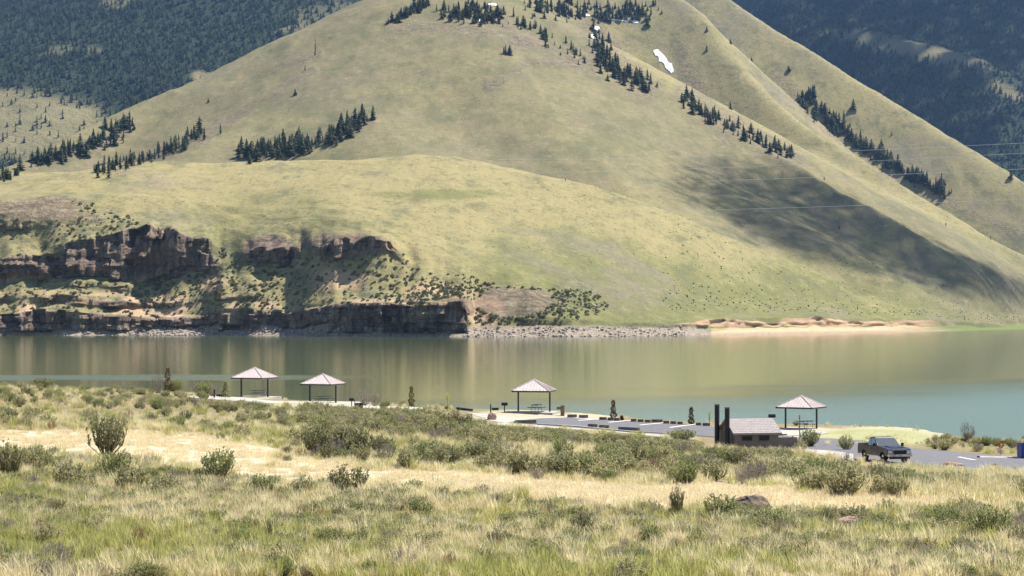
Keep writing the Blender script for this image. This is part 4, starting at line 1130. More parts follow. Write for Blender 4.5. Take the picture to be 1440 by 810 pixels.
# ------------------------------------------------------------------ restroom
RB = P(1053, 640.5, 165)
rr = empty('restroom_building', (RB[0], RB[1], RB[2]), math.radians(13))
L, Wd, E, RI = 3.95, 3.9, 2.05, 1.0      # wall length, depth, eave, rise
hl, hw = L / 2, Wd / 2
MB().prism([(-hw, -0.6), (hw, -0.6), (hw, E), (0, E + RI), (-hw, E)], 'x', -hl, hl).build('wall', M['wall'], rr)
rf = MB(); ov, oe, t = 0.28, 0.22, 0.13
k = RI / hw
prof = [(-hw - ov, E - ov * k + .02), (0, E + RI + .02), (hw + ov, E - ov * k + .02), (hw + ov, E - ov * k + .02 + t), (0, E + RI + .02 + t), (-hw - ov, E - ov * k + .02 + t)]
ro = rf.prism(prof, 'x', -hl - oe, hl + oe).build('roof', M['shake'], rr)
shm = MB()
for sd in (-1, 1):
    for j in range(9):
        f0 = j / 9; y0 = sd * (hw + ov) * (1 - f0); z0 = E - ov * k + .02 + t + (hw + ov) * k * f0
        y1 = sd * (hw + ov) * (1 - f0 - 0.115); z1 = E - ov * k + .02 + t + (hw + ov) * k * (f0 + .115)
        mb = MB().add([(-hl - oe, y0, z0 + .022), (hl + oe, y0, z0 + .022), (hl + oe, y1, z1 + .006), (-hl - oe, y1, z1 + .006), (-hl - oe, y0, z0 - .01), (hl + oe, y0, z0 - .01), (hl + oe, y1, z1 - .02), (-hl - oe, y1, z1 - .02)],
                      [(0, 1, 2, 3), (4, 7, 6, 5), (0, 4, 5, 1), (1, 5, 6, 2), (2, 6, 7, 3), (3, 7, 4, 0)])
        mb.build('shingle_course', M['shake'], ro)
for x in (-0.88, 0.66):
    w = empty('louvre_window', (x, -hw, 1.62)); w.parent = rr
    fr = MB()
    fr.box((0, -0.03, 0.19), (0.94, 0.06, 0.06)).box((0, -0.03, -0.19), (0.94, 0.06, 0.06)).box((-0.44, -0.03, 0), (0.06, 0.06, 0.32)).box((0.44, -0.03, 0), (0.06, 0.06, 0.32)); fr.build('frame', M['trim'], w)
    MB().box((0, -0.005, 0), (0.82, 0.02, 0.32)).build('back_panel', M['louvre'], w)
    for j in range(5): MB().box((0, -0.03, -0.13 + j * .065), (0.82, 0.05, 0.018)).build('slat', M['louvre'], w)
for (y, h) in ((-1.32, 4.15), (1.30, 4.30)):
    s = MB().tube((-hl - 0.46, y, -0.3), (-hl - 0.46, y, h), 0.215, n=16).build('vent_stack', M['stack'], rr, smooth=False)
    MB().tube((-hl - 0.46, y, h + .03), (-hl - 0.46, y, h + .09), 0.24, n=16).build('cap', M['stack'], s)
    MB().box((-hl - 0.23, y, 1.6), (0.12, 0.1, 0.06)).build('bracket', M['stack'], s)
MB().box((hl + 0.85, -hw + 0.12, 0.5), (1.7, 0.2, 2.3)).build('screen_wall', M['wall'], rr, 0.015)
MB().box((hl + 0.03, -0.6, 0.95), (0.05, 0.95, 2.0)).build('door', M['trim'], rr)
MB().box((hl + 0.45, -hw + .5, 1.85), (0.9, 0.5, 0.1)).build('canopy', M['trim'], rr)
MB().box((hl + 1.4, -hw + .3, 1.66), (0.14, 0.14, 0.1)).build('wall_cap', M['louvre'], rr)
tag(rr, 'taupe restroom building with grey gable roof and two black vent stacks', 'restroom')

# ------------------------------------------------------------------ pickup truck
TP = ghit(1254, 651.5, 120)
TY = math.radians(-90 + 13)      # nose towards the camera, swung to the right
tr = empty('pickup_truck', (0, 0, 0), TY); tr.scale = (0.97, 0.97, 0.97)
def arch(cx, r, n=8): return [(cx + r * math.cos(a), 0.40 + r * math.sin(a)) for a in np.linspace(math.pi, 0, n)]
GC = 0.52  # sill height
low = [(-2.85, 0.62), (-2.85, 1.22), (-1.0, 1.24), (1.05, 1.26), (1.2, 1.26), (2.55, 1.16), (2.82, 1.06), (2.90, 0.80), (2.88, 0.58)]
bot = [(2.38, 0.56)] + list(reversed(arch(1.88, 0.47))) + [(1.38, GC), (-1.10, GC)] + list(reversed(arch(-1.62, 0.47))) + [(-2.1, 0.60)]
b = MB().prism(low + bot, 'y', -0.98, 0.98)
body = b.build('body', M['carpaint'], tr, 0.04)
# cab
cb = MB(); zb, zt_ = 1.23, 1.93
def ring(z, x0, x1, w): return [(x0, -w, z), (x1, -w, z), (x1, w, z), (x0, w, z)]
cv = ring(zb, -1.02, 1.12, 0.95) + ring(zt_ - .06, -0.85, 0.22, 0.80) + ring(zt_, -0.72, 0.10, 0.72)
cb.add(cv, [(0, 4, 5, 1), (1, 5, 6, 2), (2, 6, 7, 3), (3, 7, 4, 0), (4, 8, 9, 5), (5, 9, 10, 6), (6, 10, 11, 7), (7, 11, 8, 4), (8, 11, 10, 9), (0, 1, 2, 3)])
cb.build('cab', M['carpaint'], tr, 0.025)
def quadplate(name, q, off, mat, parent, th=0.012):
    q = [Vector(p) for p in q]; n = (q[1] - q[0]).cross(q[3] - q[0]).normalized(); n = n if n.dot(Vector(off)) > 0 else -n
    a = [p + n * 0.008 for p in q] + [p + n * (0.008 + th) for p in q]
    return MB().add(a, [(0, 1, 2, 3), (4, 7, 6, 5), (0, 4, 5, 1), (1, 5, 6, 2), (2, 6, 7, 3), (3, 7, 4, 0)]).build(name, mat, parent)
def lerp(a, b, t): return tuple(a[i] + (b[i] - a[i]) * t for i in range(3))
def inset(A, B, C, D, u0, u1, v0, v1):
    f = lambda u, v: lerp(lerp(A, B, u), lerp(D, C, u), v)
    return [f(u0, v0), f(u1, v0), f(u1, v1), f(u0, v1)]
quadplate('windshield', inset(cv[1], cv[2], cv[6], cv[5], .025, .975, .03, .97), (1, 0, .5), M['glass'], tr)
quadplate('rear_window', inset(cv[3], cv[0], cv[4], cv[7], .1, .9, .1, .9), (-1, 0, .3), M['glass'], tr)
for s in (-1, 1):
    q = [cv[0], cv[1], cv[5], cv[4]] if s < 0 else [cv[3], cv[2], cv[6], cv[7]]
    for (u0, u1) in ((0.10, 0.36), (0.40, 0.84)):
        v = inset(*q, u0, u1, .10, .88); quadplate('side_window', v, (0, s, .2), M['glass'], tr)
    d = MB().prism([(-0.95, 0.62), (-0.95, 1.20), (-0.12, 1.21), (-0.12, 0.62)], 'y', s * 0.982, s * 0.992).build('door', M['carpaint'], tr)
    MB().box((-0.24, s * 1.0, 1.10), (0.16, 0.03, 0.04)).build('handle', M['grilleblack'], d)
    d = MB().prism([(-0.09, 0.62), (-0.09, 1.21), (0.98, 1.22), (0.98, 0.9), (1.2, 0.7), (1.2, 0.62)], 'y', s * 0.982, s * 0.992).build('door', M['carpaint'], tr)
    MB().box((0.06, s * 1.0, 1.10), (0.16, 0.03, 0.04)).build('handle', M['grilleblack'], d)
    mr = MB().box((0.82, s * 1.18, 1.36), (0.14, 0.22, 0.26)).build('mirror', M['grilleblack'], tr, 0.03)
    MB().tube((0.86, s * 0.94, 1.30), (0.84, s * 1.12, 1.32), 0.025, n=6).build('arm', M['grilleblack'], mr)
    MB().prism([(2.865, .78), (2.905, .78), (2.885, 1.0), (2.83, 1.0)], 'y', s * 0.62, s * 0.94).build('headlight', M['lamp'], tr)
    MB().prism([(2.885, .70), (2.915, .70), (2.912, .775), (2.88, .775)], 'y', s * 0.62, s * 0.95).build('turn_signal', M['amber'], tr)
    MB().box((-2.862, s * 0.9, 1.0), (0.03, 0.12, 0.34)).build('tail_light', M['redlens'], tr)
    MB().box((0.15, s * 0.99, 0.50), (2.3, 0.1, 0.05)).build('running_board', M['chrome'], tr)
    for wx in (1.88, -1.62):
        w = empty('wheel', (wx, s * 0.84, 0.40)); w.parent = tr
        ty = MB(); n = 24
        pr = [(0.24, -.12), (0.36, -.13), (0.40, -.10), (0.40, .10), (0.36, .13), (0.24, .12)]
        vs = [(r * math.cos(6.2832 * i / n), y, r * math.sin(6.2832 * i / n)) for i in range(n) for r, y in pr]
        m_ = len(pr); ty.add(vs, [(i * m_ + j, i * m_ + (j + 1) % m_, ((i + 1) % n) * m_ + (j + 1) % m_, ((i + 1) % n) * m_ + j) for i in range(n) for j in range(m_)])
        ty.build('tyre', M['tyre'], w, smooth=False)
        MB().tube((0, -.09, 0), (0, .09, 0), 0.25, n=20).build('rim', M['chrome'], w)
        MB().tube((0, s * .09, 0), (0, s * .13, 0), 0.09, n=10).build('hub', M['grilleblack'], w)
g = MB().prism([(2.87, .72), (2.93, .72), (2.90, 1.05), (2.85, 1.05)], 'y', -0.56, 0.56).build('grille', M['grilleblack'], tr)
MB().box((2.925, 0, 1.04), (0.05, 1.2, 0.05)).build('surround', M['chrome'], g)
for s in (-1, 1): MB().box((2.935, s * 0.58, 0.88), (0.05, 0.06, 0.36)).build('surround', M['chrome'], g)
for z in (.80, .90, .98): MB().box((2.925, 0, z), (0.03, 1.08, 0.022)).build('grille_bar', M['grilleblack'], g)
MB().box((2.96, 0, 0.62), (0.20, 1.98, 0.17)).build('front_bumper', M['chrome'], tr, 0.03)
MB().box((2.90, 0, 0.44), (0.12, 1.7, 0.20)).build('air_dam', M['grilleblack'], tr, 0.02)
MB().box((3.075, 0, 0.60), (0.015, 0.32, 0.15)).build('licence_plate', M['plate'], tr)
MB().box((-2.93, 0, 0.62), (0.16, 1.9, 0.16)).build('rear_bumper', M['chrome'], tr, 0.03)
MB().prism([(-2.86, 1.19), (-1.06, 1.19), (-1.06, 1.245), (-2.86, 1.245)], 'y', -0.82, 0.82).build('bed_floor', M['grilleblack'], tr)
for s in (-1, 1): MB().box((-1.95, s * 0.91, 1.29), (1.82, 0.12, 0.12)).build('bed_rail', M['carpaint'], tr, 0.02)
MB().box((-2.82, 0, 1.29), (0.08, 1.7, 0.12)).build('tailgate', M['carpaint'], tr, 0.02)
MB().prism([(1.25, 1.262), (2.5, 1.172), (2.5, 1.195), (1.3, 1.30)], 'y', -0.5, 0.5).build('hood_bulge', M['carpaint'], tr, 0.01)
MB().box((0.55, 0, 0.6), (4.4, 1.2, 0.3)).build('chassis', M['grilleblack'], tr)
tr.location = (TP[0] - 1.4 * math.cos(TY), TP[1] - 1.4 * math.sin(TY), 0)
fa = zg(TP[0], TP[1]); fw = np.array([math.cos(TY), math.sin(TY)])
wf = np.array(tr.location[:2]) + fw * 1.88; wr = np.array(tr.location[:2]) - fw * 1.62
zf, zr = float(zg(*wf)) + .05, float(zg(*wr)) + .05
pitch = math.atan2(zf - zr, 3.5)
tr.location.z = zr + (zf - zr) * (1.62 / 3.5); tr.rotation_euler = (0, -pitch, TY)
tag(tr, 'dark navy pickup truck with chrome bumper parked nose-on by the road', 'pickup truck')

# ------------------------------------------------------------------ rocks
def boulder(name, px, py, wpx, hpx, mat, seed, label, ymin=30, depth=0.8, rz=0.0):
    p = ghit(px, py, ymin); s = wpx / F * p[1]; h = hpx / F * p[1]
    bm = bmesh.new(); bmesh.ops.create_icosphere(bm, subdivisions=4, radius=0.5)
    r = np.random.default_rng(seed); ph = r.random(3) * 50
    co = np.array([v.co[:] for v in bm.verts])
    n = 0.30 * fbm(co[:, 0] * 2.2 + ph[0], co[:, 2] * 2.2 + co[:, 1] * 1.7 + ph[1], 4) + 0.16 * np.abs(fbm(co[:, 1] * 5 + ph[2], co[:, 0] * 5 + co[:, 2] * 4, 3))
    for v, k in zip(bm.verts, n):
        v.co *= 1 + k; v.co.z = max(v.co.z, -0.25); v.co = Vector((v.co.x * s, v.co.y * s * depth, (v.co.z + 0.25) * h / 0.72))
    me = bpy.data.meshes.new(name); bm.to_mesh(me); bm.free(); me.materials.append(mat)
    o = link(name, me, None, (p[0], p[1], p[2] - 0.05), rz); tag(o, label, 'rock'); return o
boulder('boulder', 1057, 721, 54, 27, M['basalt'], 3, 'dark brown lichened boulder at the edge of the dry track', 40)
boulder('boulder', 1196, 741, 50, 15, M['redrock'], 5, 'low reddish flat rock in the grass right of the dark boulder', 40)
boulder('boulder', 691.5, 590.5, 13, 10.5, M['pinkrock'], 8, 'pink boulder below the black firebox post', 150)
boulder('boulder', 1124, 636, 15, 8, M['basalt'], 9, 'dark rounded boulder at the corner of the restroom walk', 120)
boulder('boulder', 1340, 655, 26, 6, M['redrock'], 10, 'low brown rock pile on the road shoulder at the right', 100)
boulder('stone', 244, 650, 9, 4, M['white'], 12, 'small white stone on the dry track at the left', 60)
# driftwood along the bank at the right edge
a, c = ghit(1352, 620.5, 120), ghit(1470, 627.5, 120)
mb = MB(); prev = None
for i in range(9):
    f = i / 8; x, y = a[0] + (c[0] - a[0]) * f, a[1] + (c[1] - a[1]) * f
    q = Vector((x, y, float(zg(x, y)) + 0.10 + 0.08 * math.sin(i * 2.1)))
    if prev is not None: mb.tube(prev, q, 0.13 + 0.04 * math.sin(i), 0.13 + 0.04 * math.sin(i + 1), 7)
    prev = q
tag(mb.build('driftwood_log', M['driftwood']), 'long dark driftwood log along the bank at the right edge', 'log')
a, c = ghit(643, 576, 150), ghit(664, 578.5, 150)
tag(MB().tube((a[0], a[1], a[2] + .15), (c[0], c[1], c[2] + .15), 0.15, 0.12, 8).build('driftwood_log', M['driftwood']), 'short dark log on the shore left of the firebox post', 'log')

# ------------------------------------------------------------------ power line wires across the valley
for a, c, sag, lab in [((700, 224, 2000), (1620, 192, 900), 3, 'highest pale power line wire crossing the right of the hills'), ((700, 243, 2000), (1620, 205, 900), 3, 'second highest pale power line wire crossing the right slopes'),
                       ((700, 258, 2000), (1620, 229, 900), 3, 'third pale power line wire from the top over the shaded slope'), ((700, 298, 2000), (1620, 272, 900), 3, 'lowest pale power line wire over the shaded slope')]:
    A, C = Vector(P(*a)), Vector(P(*c)); mb = MB(); prev = None
    for i in range(25):
        f = i / 24; q = A.lerp(C, f) - Vector((0, 0, sag * 4 * f * (1 - f)))
        if prev is not None: mb.tube(prev, q, 0.075, 0.075, 4)
        prev = q
    tag(mb.build('power_line_wire', M['wire']), lab, 'wire', 'power line wires')

# ------------------------------------------------------------------ plants on the near shore
def leaf_quads(vs, fs, mi, c, d, l, w, k, r):
    """one small leaf at c along d"""
    s = d.cross(Vector((r.uniform(-1, 1), r.uniform(-1, 1), r.uniform(-1, 1))))
    if s.length < 1e-4: return
    s = s.normalized() * w; e = c + d * l; b = len(vs)
    vs += [c, c + d * l * .55 + s, e, c + d * l * .55 - s]; fs.append((b, b + 1, b + 2, b + 3)); mi.append(k)
def twig(vs, fs, mi, a, b, ra, rb, k):
    d = (b - a).normalized(); q = d.to_track_quat('Z', 'Y'); n = len(vs)
    for p, r_ in ((a, ra), (b, rb)):
        for i in range(3): vs.append(p + q @ Vector((r_ * math.cos(2.094 * i), r_ * math.sin(2.094 * i), 0)))
    for i in range(3): fs.append((n + i, n + (i + 1) % 3, n + 3 + (i + 1) % 3, n + 3 + i)); mi.append(k)
def shrub_geo(seed, spread=0.55, stems=26, leaves=26, ll=0.055, lw=0.017, upright=0.5, dome=0.35, leaf=True):
    """bush about 1 high; returns leaf geometry and stem geometry separately"""
    r = random.Random(seed); V, Fq, I = [], [], []; V2, F2, I2 = [], [], []
    for i in range(stems):
        a = r.random() * 6.283; rad = spread * math.sqrt(r.random())
        h = (1 - dome * (rad / spread) ** 2) * r.uniform(0.72, 1.05)
        base = Vector((0.10 * math.cos(a), 0.10 * math.sin(a), 0)) * r.random()
        tip = Vector((rad * math.cos(a), rad * math.sin(a), h))
        midp = base.lerp(tip, 0.5) + Vector((rad * .22 * math.cos(a), rad * .22 * math.sin(a), -0.06 * (1 - upright)))
        twig(V2, F2, I2, base, midp, 0.013, 0.008, 0); twig(V2, F2, I2, midp, tip, 0.008, 0.003, 0)
        subs = [(midp, tip), (base.lerp(midp, 0.35), midp)]
        for j in range(7):
            f = r.uniform(-0.6, 0.9); s0 = midp.lerp(tip, f) if f > 0 else midp.lerp(base, -f)
            dv = Vector((r.uniform(-1, 1), r.uniform(-1, 1), r.uniform(0.5, 1.6) + upright)).normalized() * r.uniform(0.10, 0.24)
            twig(V2, F2, I2, s0, s0 + dv, 0.005, 0.002, 0); subs.append((s0, s0 + dv))
        if leaf:
            for j in range(leaves):
                s0, s1 = subs[r.randrange(len(subs))]; f = r.random() ** 0.7
                c = s0.lerp(s1, f); ax = (s1 - s0).normalized()
                d = (ax + Vector((r.uniform(-1, 1), r.uniform(-1, 1), r.uniform(-.4, 1))) * 0.85).normalized()
                leaf_quads(V, Fq, I, c, d, ll * r.uniform(.7, 1.5), lw * r.uniform(.7, 1.4), 0, r)
        else:
            for s0, s1 in subs:
                for j in range(3):
                    c = s0.lerp(s1, r.random()); dv = Vector((r.uniform(-1, 1), r.uniform(-1, 1), r.uniform(-.1, 1.2))).normalized() * r.uniform(.06, .16)
                    twig(V2, F2, I2, c, c + dv, 0.004, 0.0015, 0)
    return (V, Fq), (V2, F2)
def pyme(name, geo, mats, mi=None):
    me = bpy.data.meshes.new(name); me.from_pydata(geo[0], [], geo[1])
    for m in mats: me.materials.append(m)
    if mi is not None: me.polygons.foreach_set('material_index', mi)
    return me
def joined(name, g1, g2, m1, m2):
    n = len(g1[0]); V = list(g1[0]) + list(g2[0]); Fq = list(g1[1]) + [tuple(i + n for i in f) for f in g2[1]]
    return pyme(name, (V, Fq), [m1, m2], [0] * len(g1[1]) + [1] * len(g2[1]))
# kinds: 0-3 grey sage, 4-5 green rabbitbrush, 6-7 dark tall sage, 8-9 dead grey brush, 10 rust stalks
SHR = []
for i in range(11):
    if i < 4: g = shrub_geo(100 + i, 0.62, 44, 36, 0.075, 0.022, 0.4, 0.45); mt = 'sage'
    elif i < 6: g = shrub_geo(100 + i, 0.60, 44, 36, 0.08, 0.02, 0.6, 0.35); mt = 'sagegreen'
    elif i < 8: g = shrub_geo(100 + i, 0.50, 46, 36, 0.07, 0.018, 0.9, 0.30); mt = 'sagedark'
    elif i < 10: g = shrub_geo(100 + i, 0.55, 26, 0, leaf=False); mt = 'deadtwig'
    else: g = shrub_geo(100 + i, 0.45, 26, 0, leaf=False, upright=1.0); mt = 'rusttwig'
    SHR.append((g, mt))
def shrub_meshes(i):
    (lg, sg), mt = SHR[i]
    stemmat = M['stem'] if mt.startswith('sage') else M[mt]
    return (pyme('foliage', lg, [M[mt]]) if lg[1] else None), pyme('stems', sg, [stemmat])
SPART = [shrub_meshes(i) for i in range(11)]
SJOIN = []
for (lg, sg), mt in SHR:
    SJOIN.append(joined('sagebrush', lg, sg, M[mt], M['stem'] if mt.startswith('sage') else M[mt]))

shrub_list = []   # (screen height, kind, x, y, z, width scale, height scale, label, group)
def put_shrub(px, py, wpx, hpx, kind, label, group=None, ymin=35):
    p = ghit(px, py, ymin); k = p[1] / F
    spread = {0: .62, 4: .60, 6: .5, 8: .55}.get(kind if kind in (0, 4, 6, 8) else (0 if kind < 4 else 4 if kind < 6 else 6 if kind < 8 else 8), .55)
    shrub_list.append([1000 + hpx, kind, p[0], p[1], p[2] - 0.03, wpx * k / (2.15 * spread), hpx * k, label, group])
for a in [
    (150, 643, 62, 60, 6, 'tall dark upright sagebrush standing alone at the left edge of the dry track'),
    (491, 696, 64, 42, 7, 'rounded dark green sagebrush alone on the dry track left of centre'),
    (308, 676, 60, 46, 4, 'tall green-grey bush below the small white stone'),
    (366, 699, 54, 32, 5, 'broad green bush right of the tall green-grey one'),
    (427, 702, 38, 36, 0, 'small grey-green sagebrush between broad green bush and rounded dark one'),
    (452, 644, 70, 48, 6, 'large dark sagebrush, left half of the pair above the track'),
    (492, 648, 72, 52, 7, 'large dark sagebrush, right half of the pair above the track'),
    (14, 672, 46, 50, 7, 'dark brushy sagebrush at the left picture edge below the track'),
    (52, 664, 48, 40, 0, 'grey sagebrush second from the left edge below the track'),
    (98, 688, 60, 42, 1, 'wide grey-green sagebrush in the left foreground cluster'),
    (165, 672, 48, 40, 4, 'green bush just below the tall dark sagebrush'),
    (186, 694, 56, 46, 2, 'pale grey-green bush in the middle of the left foreground cluster'),
    (232, 700, 56, 34, 1, 'low grey sagebrush right of the left foreground cluster'),
    (205, 658, 44, 22, 8, 'low brown twiggy bush at the right foot of the tall dark sagebrush'),
    (818, 757, 40, 40, 7, 'dark sagebrush in the foreground grass right of centre'),
    (768, 757, 44, 32, 0, 'low grey sagebrush left of the dark one in the foreground grass'),
    (952, 728, 26, 44, 6, 'spindly tall sagebrush left of the dark boulder'),
    (1014, 734, 62, 40, 4, 'green bush hugging the left side of the dark boulder'),
    (1332, 750, 50, 34, 4, 'green bush in the right foreground, left of its larger neighbour'),
    (1392, 755, 84, 44, 5, 'large green bush in the right foreground near the picture edge'),
    (1190, 664, 30, 32, 9, 'dark bare twiggy bush below the pickup truck'),
    (590, 730, 40, 28, 5, 'small green bush in the foreground below the track centre'),
    (80, 800, 60, 46, 9, 'grey dead brush in the bottom left corner'),
    (565, 806, 50, 42, 8, 'grey dead brush at the bottom edge left of centre'),
    (630, 806, 40, 34, 10, 'rust coloured dry stalks at the bottom edge'),
    (1085, 745, 70, 30, 5, 'low green bush in front of the dark boulder'),
    (640, 612, 60, 36, 6, 'dark dense sagebrush above the track near the picture centre'),
    (1140, 628, 32, 26, 4, 'round olive bush left of the roadside island'),
    (1190, 633, 26, 22, 0, 'grey bush on the roadside island behind the truck'),
    (1098, 647, 40, 19, 0, 'pale sagebrush in front of the restroom screen wall'),
    (1022, 643, 44, 17, 1, 'pale sagebrush at the foot of the vent stacks'),
    (1062, 650, 46, 23, 2, 'pale round sagebrush against the restroom front wall'),
    (958, 620, 46, 18, 4, 'green bush in front of the car park right end'),
    (60, 546, 34, 16, 6, 'dark bush on the bank skyline at the far left'),
    (605, 585, 48, 16, 0, 'grey-green bush on the shore left of the pink boulder'),
]:
    put_shrub(*a)

# the rest of the brush, by zones of the shore
def sample_ground(n, d0, d1):
    Y = np.sqrt(rng.uniform(d0 ** 2, d1 ** 2, n)); hw_ = 0.31 * Y + 2
    X = rng.uniform(-1, 1, n) * hw_; Z = zg(X, Y)
    px, py = pix(X, Y, Z); return X, Y, Z, px, py
def recmask(px, py, X, Y):
    """1 where roads, paths, pads or sand keep the ground clear"""
    T = np.array(lot_top, float); B = np.array(lot_bot, float)
    u = np.interp(px, T[:, 0], T[:, 1]); l = np.interp(px, B[:, 0], B[:, 1])
    m = (px > 718) & (py > u - 1) & (py < l + 1.5) & (Y > 135)
    isl = (px > 1120) & (px < 1215) & (py > 622.5) & (py < 630)
    m = m & ~isl
    for x0, y0, x1, y1 in [(640, 575, 760, 600), (290, 553, 400, 569), (405, 560, 525, 577), (1075, 600, 1165, 620), (985, 600, 1112, 634), (515, 572, 600, 575), (720, 577, 800, 590), (800, 580, 870, 592), (1100, 600, 1180, 613)]:
        m |= (px > x0) & (px < x1) & (py > y0) & (py < y1) & (Y > 140)
    m |= (px > 700) & (px < 985) & (py > 590) & (py < np.interp(px, [700, 840, 900, 980], [600, 608, 613, 621])) & (Y > 150)
    m |= np.hypot(X - TP[0], Y - TP[1]) < 4.0
    return m
X, Y, Z, px, py = sample_ground(9000, 41, 235)
tm = track_mask(px, py); up = np.interp(px, *np.array(_tu, float).T)
patch = fbm(X * 0.06, Y * 0.06, 3)
above = py < up + 2
dens = np.where(above, np.clip(0.62 + 1.6 * patch, 0.15, 1.0), 0.0)
dens = np.where(above & (px < 420), np.clip(0.36 + 1.3 * patch, 0.06, 0.8), dens)
dens = np.where(above & (Y > 190), 0.10, dens)
dens = np.where(~above, np.clip(0.72 + 1.6 * patch, 0.15, 1.0), dens)
dens *= (1 - np.clip(tm * 1.3, 0, 1)); dens = np.where(recmask(px, py, X, Y), 0, dens)
dens = np.where((Y > bankY(X) - 1), 0, dens)
berm = np.hypot((px - 1230) / 100, (py - 612) / 14) < 1
dens = np.where((berm | ((px > 1140) & (px < 1300))) & (Y > 165), 0.0, dens)
dens = np.where((px > 1150) & (py < 690) & above & (Y < 100), dens * 0.55, dens)
keep = (rng.random(len(X)) < dens * 0.80) & (px > -150) & (px < 1590)
for x, y, z, q, w, ab in zip(X[keep], Y[keep], Z[keep], px[keep], py[keep], above[keep]):
    r = rng.random()
    if ab:
        kind = int(rng.choice([0, 1, 2, 3, 4, 5, 6, 7, 8, 9, 10], p=[.14, .14, .14, .14, .09, .08, .08, .06, .06, .05, .02])); h = rng.uniform(0.45, 1.25)
        if y > 170: h *= 0.75
        if q < 420: h *= 0.8
    else:
        kind = int(rng.choice([0, 1, 2, 3, 4, 5, 6, 7, 8, 9, 10], p=[.10, .10, .10, .10, .11, .10, .05, .05, .14, .13, .02])); h = rng.uniform(0.25, 0.62)
    if 1112 < q < 1290 and 636 < w < 660: h *= 0.45
    if 1190 < q < 1460 and 640 < w < 672: h = min(h, 0.35)
    if 690 < q < 1470 and 60 < y < np.interp(q, [690, 985, 1112, 1200, 1440], [188, 182, 162, 150, 132]) and ab:
        lim = np.interp(q, [690, 722, 785, 840, 900, 985, 990, 1112, 1115, 1200, 1290, 1440], [596, 598, 601, 607, 612, 619, 627, 631, 636, 648, 659, 668]) + 0.5
        h = min(h, max(0.12, (w - lim) / F * y)) if w > lim else 0.12
    wd = max(h * rng.uniform(0.9, 1.45), 0.25)
    onscreen = -20 < q < 1460 and w < 830
    px_h = h / y * F
    where = 'above the dry track' if ab else 'in the grass below the dry track'
    nm = 'sagebrush' if kind < 4 else 'bush' if kind < 6 else 'sagebrush' if kind < 8 else 'brush'
    adj = 'grey-green' if kind < 4 else 'bright green' if kind < 6 else 'dark upright' if kind < 8 else 'grey leafless' if kind < 10 else 'rust coloured'
    side = 'at the left' if q < 480 else 'near the middle' if q < 960 else 'at the right'
    shrub_list.append([px_h * wd if onscreen else -1, kind, x, y, z - 0.03, wd, h, '%s %s %s %s' % (adj, nm, where, side), '%s %s %s %s' % (adj, nm, where, side)])
X, Y, Z, px, py = sample_ground(4600, 41, 78)
tm = track_mask(px, py); patch = fbm(X * 0.16 + 9, Y * 0.16, 3)
keep = (tm < .25) & (py > np.interp(px, *np.array(_tl, float).T) - 4) & (rng.random(len(X)) < np.clip(.45 + 1.6 * patch, .05, 1))
for x, y, z, q in zip(X[keep], Y[keep], Z[keep], px[keep]):
    kind = int(rng.choice([0, 1, 2, 3, 4, 5, 8, 9, 10], p=[.12, .12, .12, .11, .14, .13, .12, .11, .03])); h = rng.uniform(.16, .50)
    shrub_list.append([-1, kind, x, y, z - .02, h * rng.uniform(1.0, 1.8), h, '', None])
LAND = [(-60, 'at the left edge'), (90, 'below the far left bank'), (236, 'below the tallest conifer'), (358, 'below the leftmost shelter'), (454, 'below the second shelter'), (560, 'below the narrow conifer'), (690, 'below the pink boulder'), (760, 'below the third shelter'), (862, 'below the car park conifer'), (950, 'near the car park end'), (1050, 'below the restroom'), (1140, 'below the rightmost shelter'), (1245, 'below the pickup truck'), (1350, 'right of the truck'), (1440, 'at the right edge')]
from collections import defaultdict
def ordinal(i):
    return str(i) + ('th' if 10 <= i % 100 <= 20 else {1: 'st', 2: 'nd', 3: 'rd'}.get(i % 10, 'th'))
shrub_list.sort(key=lambda s: -s[0])
zone_members = defaultdict(list)
for i, e in enumerate(shrub_list[:298]):
    if e[8] is None or e[0] <= 0: continue
    q = 720 + e[2] / e[3] * F
    zone_members[(e[8].split(' above')[0].split(' in the')[0], min(LAND, key=lambda L_: abs(L_[0] - q))[1], 'above' if 'above' in e[8] else 'below')].append((q, i))
for (what, land, ab), mem in zone_members.items():
    for k_, (q, i) in enumerate(sorted(mem)):
        shrub_list[i][7] = (what if len(mem) == 1 else ordinal(k_ + 1) + ' ' + what + ' from the left') + (' above' if ab == 'above' else ' under') + ' the track, ' + land
rest = []
for i, (pr, kind, x, y, z, wd, h, lab, grp) in enumerate(shrub_list):
    rz = rng.random() * 6.28
    if i < 298 and pr > 0:
        nm = 'sagebrush' if kind < 4 or 6 <= kind < 8 else 'green_bush' if kind < 6 else 'dry_brush'
        o = empty(nm, (x, y, z), rz); o.scale = (wd, wd, h)
        fo, stm = SPART[kind]
        if fo: link('foliage', fo, o)
        link('stems', stm, o)
        tag(o, lab, 'bush', grp)
    else:
        rest.append((x, y, z, wd, h, rz, kind))
rest = np.array(rest)
scatter('sagebrush_cover', rest[:, :3], np.c_[rest[:, 3], rest[:, 3], rest[:, 4]], rest[:, 5], rest[:, 6].astype(int), SJOIN, 'low grey-green sagebrush covering the shore between the larger bushes', 'brush')

